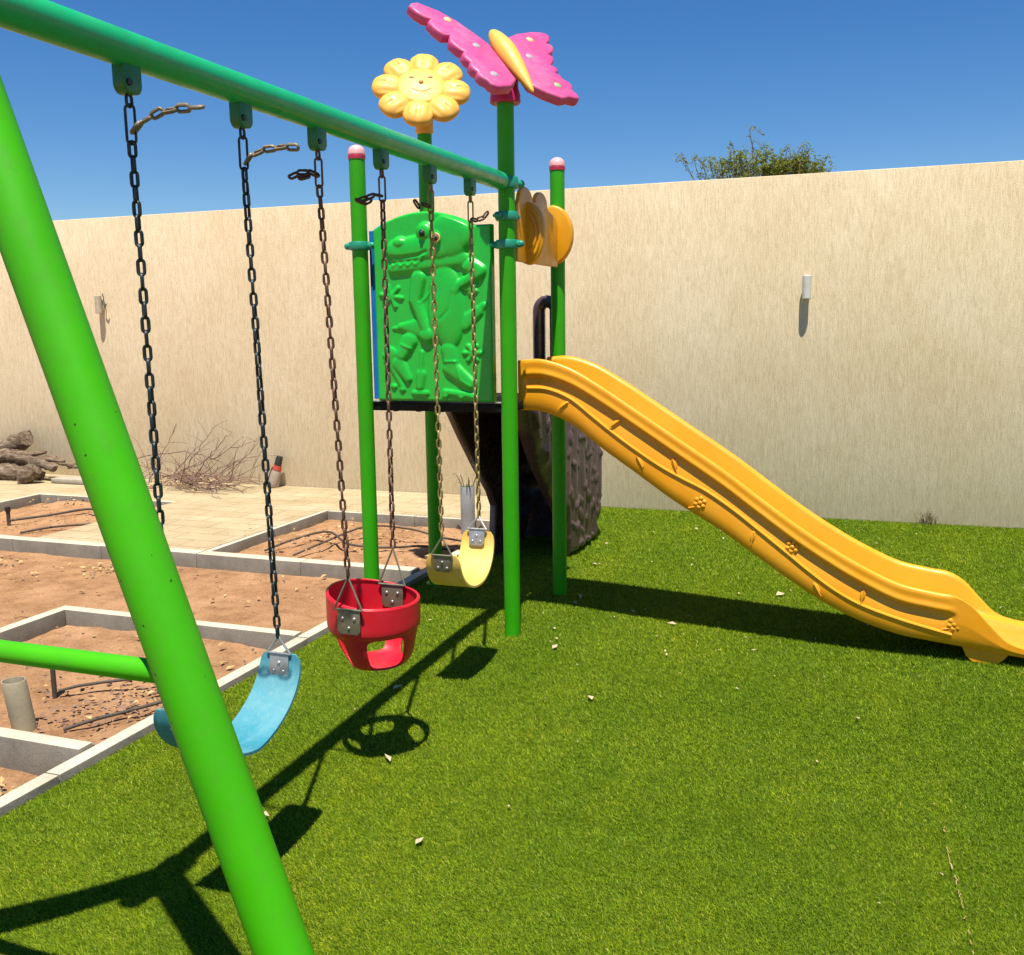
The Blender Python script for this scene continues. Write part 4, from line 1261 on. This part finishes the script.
# dry brush heap
def brush():
    mb = MB()
    r2 = random.Random(3)
    for k in range(90):
        cx = r2.gauss(-6.15, 0.22); cy = r2.gauss(7.72, 0.12)
        ang = r2.gauss(0.1, 0.55); ln = r2.uniform(0.22, 0.6)
        el = abs(r2.gauss(0.0, 0.25)) if k < 76 else r2.uniform(0.3, 1.0)
        d = Vector((math.cos(ang) * math.cos(el) * r2.choice((-1, 1)), math.sin(ang) * math.cos(el) * 0.6, math.sin(el)))
        p = Vector((cx, min(cy, 7.98), 0.05 + abs(r2.gauss(0, 0.06))))
        pts = [p]; q = p.copy()
        for s in range(5):
            d = (d + Vector((r2.gauss(0, .22), r2.gauss(0, .12), r2.gauss(0, .16) - 0.03))).normalized()
            q = q + d * ln / 5
            q.z = max(0.052, q.z); q.y = min(q.y, 8.06)
            pts.append(q.copy())
        r = r2.uniform(0.002, 0.0055)
        mb.tube(pts, [r, r, r * .9, r * .75, r * .6, r * .35], 5)
        if r2.random() < 0.6:
            i = r2.randint(2, 4); e = pts[i] + Vector((r2.gauss(0, .12), r2.gauss(0, .05), abs(r2.gauss(0.05, .08))))
            mb.tube([pts[i], (pts[i] + e) / 2 + Vector((0, 0, 0.015)), e], [r * .6, r * .5, r * .25], 5)
    # a few long arching stems
    for (a, b, h) in (((-6.85, 7.85, .30), (-5.45, 7.9, .06), .36), ((-6.5, 7.8, .12), (-5.55, 7.95, .50), .30), ((-6.3, 7.7, .1), (-6.0, 7.95, .60), .34), ((-6.2, 7.8, .1), (-5.75, 7.9, .58), .36), ((-6.6, 7.7, .1), (-6.45, 7.95, .6), .35), ((-6.2, 7.7, .1), (-5.6, 7.8, .34), .2), ((-6.4, 7.7, .1), (-5.5, 7.75, .12), .2)):
        a = Vector(a); b = Vector(b); mid = (a + b) / 2; mid.z = h
        pts = [tuple(p) for p in spline([a, mid, b], 16)]
        pts = [(p[0] + r2.gauss(0, .008), p[1], p[2] + r2.gauss(0, .008)) for p in pts]
        mb.tube(pts, [0.007 - 0.0003 * i for i in range(16)], 6)
        for i in range(3, 16, 2):
            e = Vector(pts[i]) + Vector((r2.gauss(0, .12), r2.gauss(0, .03), r2.uniform(-.02, .16)))
            mb.tube([pts[i], tuple((Vector(pts[i]) + e) / 2 + Vector((0, 0, .01))), tuple(e)], [.003, .0024, .0012], 5)
    t = thing('brush_heap', 'heap of thin dry twigs and branches against the wall', 'branches', (-6.0, 7.75, 0.045))
    mb.build('twigs', M['twig'], t, smooth=60)
    lf = MB()
    for k in range(90):
        x = r2.gauss(-6.15, 0.28); y = r2.gauss(7.66, 0.12); z = 0.052 + abs(r2.gauss(0, .07))
        leaf_shape(lf, (x, y, z), r2.uniform(.02, .045), r2)
    lf.build('dead_leaves', M['dry_leaf'], t, smooth=0)
def leaf_shape(mb, c, ln, r2, flat=0.5):
    a = r2.uniform(0, 6.28); t = Vector((math.cos(a), math.sin(a), r2.uniform(-flat, flat))).normalized()
    s = t.cross(Vector((0, 0, 1))).normalized(); s = (s + Vector((0, 0, r2.uniform(-flat, flat)))).normalized()
    n = s.cross(t); w2 = ln * r2.uniform(.18, .32); cu = ln * r2.uniform(.05, .22)
    c = Vector(c)
    mb.add([c - t * ln / 2, c - t * ln * .1 + s * w2 + n * cu, c + t * ln / 2 + n * cu * .3, c - t * ln * .1 - s * w2 + n * cu, c + n * cu * .25], [(0, 4, 1), (1, 4, 2), (2, 4, 3), (3, 4, 0)])
brush()

# leaves strewn over the sand
def litter(spots, name, label, mt, n, ln):
    r2 = random.Random(hash(name) % 97 if False else len(label))
    mb = MB()
    for (cx, cy, cz, sx, sy, k) in spots:
        for _ in range(k):
            leaf_shape(mb, (r2.gauss(cx, sx), r2.gauss(cy, sy), cz + abs(r2.gauss(0, .012))), r2.uniform(*ln), r2, 0.35)
    tag(mb.build(name, mt, smooth=0), label, 'leaves', kind='stuff')
litter([(-4.75, 5.18, -.035, .14, .06, 60), (-6.0, 5.1, -.035, .22, .07, 60), (-4.9, 4.7, -.04, 1.0, .35, 40), (-3.5, 4.8, -.03, .5, .3, 26), (-6.85, 6.9, .02, .18, .10, 40), (-6.4, 6.5, .0, .3, .2, 26), (-3.75, 6.3, .06, .3, .3, 70), (-3.2, 6.2, .02, .3, .3, 60), (-3.5, 3.85, .0, .3, .10, 14), (-2.95, 3.4, -.03, .15, .2, 60), (-2.98, 2.5, -.07, .08, .06, 22), (-3.4, 3.2, -.03, .35, .3, 26)],
       'leaf_litter', 'dry yellow and brown leaves strewn over the sand beds', M['dry_leaf'], 0, (.018, .05))
litter([(-2.95, 3.32, -.03, .16, .18, 170), (-3.35, 3.35, -.03, .25, .22, 60), (-3.0, 3.05, -.03, .15, .10, 60), (-3.6, 6.2, .05, .3, .3, 90), (-3.1, 6.3, .0, .25, .3, 80), (-4.1, 5.2, -.04, .5, .08, 30), (-6.4, 6.2, .0, .3, .25, 60)],
       'plant_debris', 'dark brown bits of dead plants lying around the hoses in the sand beds', M['twig'], 0, (.012, .04))
# small stones on the sand
sb = MB(); r4 = random.Random(9)
for k in range(300):
    x = r4.uniform(-6.5, -2.72); y = r4.uniform(2.0, 7.0)
    if 5.36 < y < 5.56 or abs(y - 2.69) < .05 or abs(y - 4.107) < .05 or (x < -4.05 and (y > 5.3 or y < 4.2)): continue
    r = r4.uniform(.003, .011)
    zz = -0.07 if y < 2.65 else (-0.04)
    sb.ell((x, y, zz + .004), (r, r * r4.uniform(.6, 1), r * .6), Matrix.Rotation(r4.uniform(0, 3), 3, 'Z'), 6, 4)
tag(sb.build('gravel', M['kerb'], smooth=0), 'small loose stones scattered on the sand', 'gravel', kind='stuff')

# bottle leaning on the wall
bt = thing('plastic_bottle', 'dirty plastic bottle with black cap leaning against the wall', 'bottle', (-5.45, 8.02, 0.045))
ax = Matrix.Rotation(R(14), 3, 'Y') @ Matrix.Rotation(R(-6), 3, 'X')
MB().lathe([(0.0, 0.0), (0.05, 0.001), (0.054, 0.01), (0.052, 0.10), (0.045, 0.15), (0.036, 0.175), (0.0, 0.176)], (-5.40, 7.99, 0.046), ax, 20).build('bottle_body', M['bottle_body'], bt)
MB().lathe([(0.041, 0.168), (0.043, 0.172), (0.036, 0.215), (0.0, 0.217)], (-5.40, 7.99, 0.046), ax, 20).build('bottle_collar', M['bottle_red'], bt)
MB().lathe([(0.031, 0.214), (0.034, 0.218), (0.033, 0.285), (0.026, 0.305), (0.0, 0.308)], (-5.40, 7.99, 0.046), ax, 20).build('bottle_cap', M['bottle_cap'], bt)
MB().plate([(-0.03, 0.0), (0.02, 0.0), (0.03, 0.19), (0.0, 0.2), (-0.01, 0.12)], (-5.45, 7.975, 0.05), ax.col[0], ax.col[2], 0.006, 0.001).build('bottle_shadow_strip', M['bottle_cap'], bt)  # thin black plate stands in for the shadow left of the bottle

# wall lights
def wall_light(x, label, hook=False):
    t = thing('wall_light', label, 'wall light', (x, WY, 1.71))
    MB().lathe([(0.0, 1.705), (0.030, 1.705), (0.033, 1.709), (0.033, 1.879), (0.030, 1.883), (0.0, 1.883)], (x, WY - 0.062, 0), seg=24).build('lamp_body', M['lamp_dusty' if hook else 'lamp_body'], t)
    MB().box((x - 0.022, WY - 0.034, 1.74), (x + 0.022, WY - 0.001, 1.85), 0.004).build('lamp_bracket', M['lamp_body'], t)
    if hook:
        MB().tube([(x + 0.03, WY - 0.03, 1.90), (x + 0.05, WY - 0.04, 1.86), (x + 0.045, WY - 0.05, 1.80), (x + 0.075, WY - 0.05, 1.77), (x + 0.09, WY - 0.05, 1.80)], 0.006, 6).build('loose_wire', M['hose'], t)
wall_light(-0.578, 'small pale cylinder wall light on the wall above the slide')
wall_light(-7.36, 'small pale wall light with a loose wire, on the wall behind the leaning green leg', True)

# weed at the foot of the wall
wd = MB(); r5 = random.Random(4)
for k in range(46):
    a = r5.uniform(0, 6.28); l = r5.uniform(.03, .12)
    p = Vector((0.34 + r5.gauss(0, .04), 8.07 + r5.gauss(0, .012), 0.0))
    wd.tube([p, p + Vector((math.cos(a) * l * .2, -abs(math.sin(a)) * l * .15, l * .6)), p + Vector((math.cos(a) * l * .6, -abs(math.sin(a)) * l * .4, l))], [.003, .0024, .001], 4)
tag(wd.build('weed', M['weed'], smooth=60), 'dry grey weed tuft at the foot of the wall beyond the slide', 'weed')

# thin bare seam in the turf
sm_ = MB(); r6 = random.Random(8)
pts = spline([(0.236, 3.22, 0), (0.231, 3.134, 0), (0.250, 2.90, 0), (0.262, 2.747, 0), (0.268, 2.62, 0), (0.282, 2.50, 0), (0.30, 2.3, 0)], 50)
for i in range(49):
    if r6.random() < .42: continue
    a, b = pts[i], pts[i + 1]
    gz = float(turf_z(a[0], a[1]))
    wv = r6.uniform(.0008, .0020)
    sm_.tube([(a[0] + r6.gauss(0, .003), a[1], .0115 + gz), ((a[0] + b[0]) / 2, (a[1] + b[1]) / 2, .013 + gz), (b[0] + r6.gauss(0, .003), b[1], .0115 + gz)], wv, 5)
struct(sm_.build('turf_seam', M['dry_leaf'], smooth=60))

# fallen leaves on the turf: each a thing
def turf_leaves():
    r7 = random.Random(21)
    kinds = []
    for k in range(5):
        mb = MB(); leaf_shape(mb, (0, 0, 0), 1.0, r7, 0.25)
        me = mb.build('fallen_leaf', M['pale_leaf'], smooth=0)
        me.hide_render = True
        kinds.append(me.data)
        bpy.data.objects.remove(me)
    spots = []
    special = [(-1.10, 3.854, .045, 'small curled dry leaf alone on the turf right of the red swing'),
               (-1.70, 6.05, .07, 'large tan dry leaf on the turf just beyond the back tower post'),
               (-1.56, 5.27, .06, 'white torn leaf at the foot of the back right tower post'),
               (-1.86, 2.60, .06, 'slender pale leaf on the turf left of the leaning green leg'),
               (-1.43, 4.40, .05, 'small pale leaf on the turf right of the front tower post'),
               (-1.66, 3.10, .055, 'pale split leaf lying in the shadow of the red swing'),
               (-0.97, 4.93, .05, 'brownish leaf on the turf near the edge of the slide shadow'),
               (-0.5, 5.66, .06, 'long straw-coloured leaf beside the slide shadow, under the slide'),
               (-1.30, 2.62, .045, 'pale forked leaf on open turf right of the leaning green leg'),
               (-1.93, 3.72, .05, 'pale leaf on the shadow of the beam between the red and the yellow swing')]
    for (x, y, s, lb) in special:
        spots.append((x, y, s, lb, None))
    for k in range(270):
        y = r7.uniform(2.4, 8.0)
        x = r7.uniform(-2.2, 0.26 * y + 0.4)
        if y < 4.3 and r7.random() < .78: continue
        spots.append((x, y, r7.uniform(.010, .030) * (1 if y > 4 else .8), 'tiny pale dry leaf fallen on the green turf', 'tiny pale leaves fallen on the turf'))
    for (x, y, s, lb, gp_) in spots:
        o = bpy.data.objects.new('fallen_leaf', r7.choice(kinds))
        COL.objects.link(o)
        o.location = (x, y, 0.0165 + float(turf_z(x, y)))
        o.rotation_euler = (r7.uniform(-.2, .2), r7.uniform(-.2, .2), r7.uniform(0, 6.28))
        o.scale = (s, s, s)
        tag(o, lb, 'leaf', gp_)
turf_leaves()

# tree beyond the wall: fine open crown
def tree():
    t = thing('tree', 'thin leafed desert tree showing above the wall', 'tree', (-1.75, 14.1, -0.16))
    r8 = random.Random(17)
    tr = MB(); tr.tube([(-1.75, 14.1, -0.2), (-1.72, 14.1, 0.7), (-1.78, 14.12, 1.5)], [.14, .11, .09], 12)
    tr.build('trunk', M['bark'], t, smooth=60)
    br = MB(); lf = MB()
    def grow(p, d, ln, r, lev):
        pts = [p]; q = p.copy()
        n = 6
        for s in range(n):
            d = (d + Vector((r8.gauss(0, .14), r8.gauss(0, .14), r8.gauss(0.0, .10)))).normalized()
            q = q + d * ln / n; pts.append(q.copy())
        br.tube(pts, [max(.0035, r * (1 - .6 * i / n)) for i in range(n + 1)], 5)
        if lev < 3:
            for k in range((6, 6, 5)[lev]):
                i = r8.randint(2, n); dd = (d + Vector((r8.gauss(0, .6), r8.gauss(0, .6), r8.gauss(.15, .4)))).normalized()
                grow(pts[i], dd, ln * r8.uniform(.42, .7), max(.004, r * .5), lev + 1)
        if lev >= 2:
            for k in range(15):
                i = r8.randint(1, n); c = pts[i] + Vector((r8.gauss(0, .035), r8.gauss(0, .035), r8.gauss(0, .035)))
                leaf_shape(lf, c, r8.uniform(.025, .06), r8, .9)
    for k in range(9):
        a = 2 * math.pi * k / 9 + r8.uniform(-.2, .2)
        el = r8.uniform(.55, 1.2)
        grow(Vector((-1.78, 14.12, r8.uniform(1.2, 1.55))), Vector((math.cos(a) * math.cos(el), math.sin(a) * math.cos(el), math.sin(el))), r8.uniform(0.9, 1.12), .04, 0)
    # long arching shoots carrying leaflets in two rows, thickest on the right
    for k in range(190):
        right_side = k % 3 == 0
        x = r8.gauss(-1.42, .20) if right_side else r8.uniform(-2.22, -1.12)
        f = (x + 1.7) / 0.8
        top = 3.66 - 0.22 * f * f + r8.gauss(0, .06) - (0.12 if right_side else 0)
        p = Vector((x, 14.0 + r8.gauss(0, .35), r8.uniform(2.7, 3.15)))
        q = Vector((x + f * .30 + r8.gauss(0, .12), p.y + r8.gauss(0, .15), max(p.z + .3, top)))
        bend = Vector((r8.choice((-1, 1)) * r8.uniform(.03, .14), 0, -r8.uniform(0, .08)))
        pts = [Vector(v) for v in spline([p, (p + q) / 2, q, q + bend], 16)]
        br.tube(pts, [.0055 - .0002 * i for i in range(16)], 5)
        for i in range(4, 16):
            for sd in range(7 if right_side else 3):
                c = pts[i] + (pts[i] - pts[i - 1]) * r8.random() + Vector((r8.gauss(0, .022), r8.gauss(0, .022), r8.gauss(0, .015)))
                leaf_shape(lf, c, r8.uniform(.028, .055), r8, .8)
    br.build('branches', M['tree_twig'], t, smooth=60)
    lf.build('crown', M['tree_leaf'], t, smooth=0)
tree()
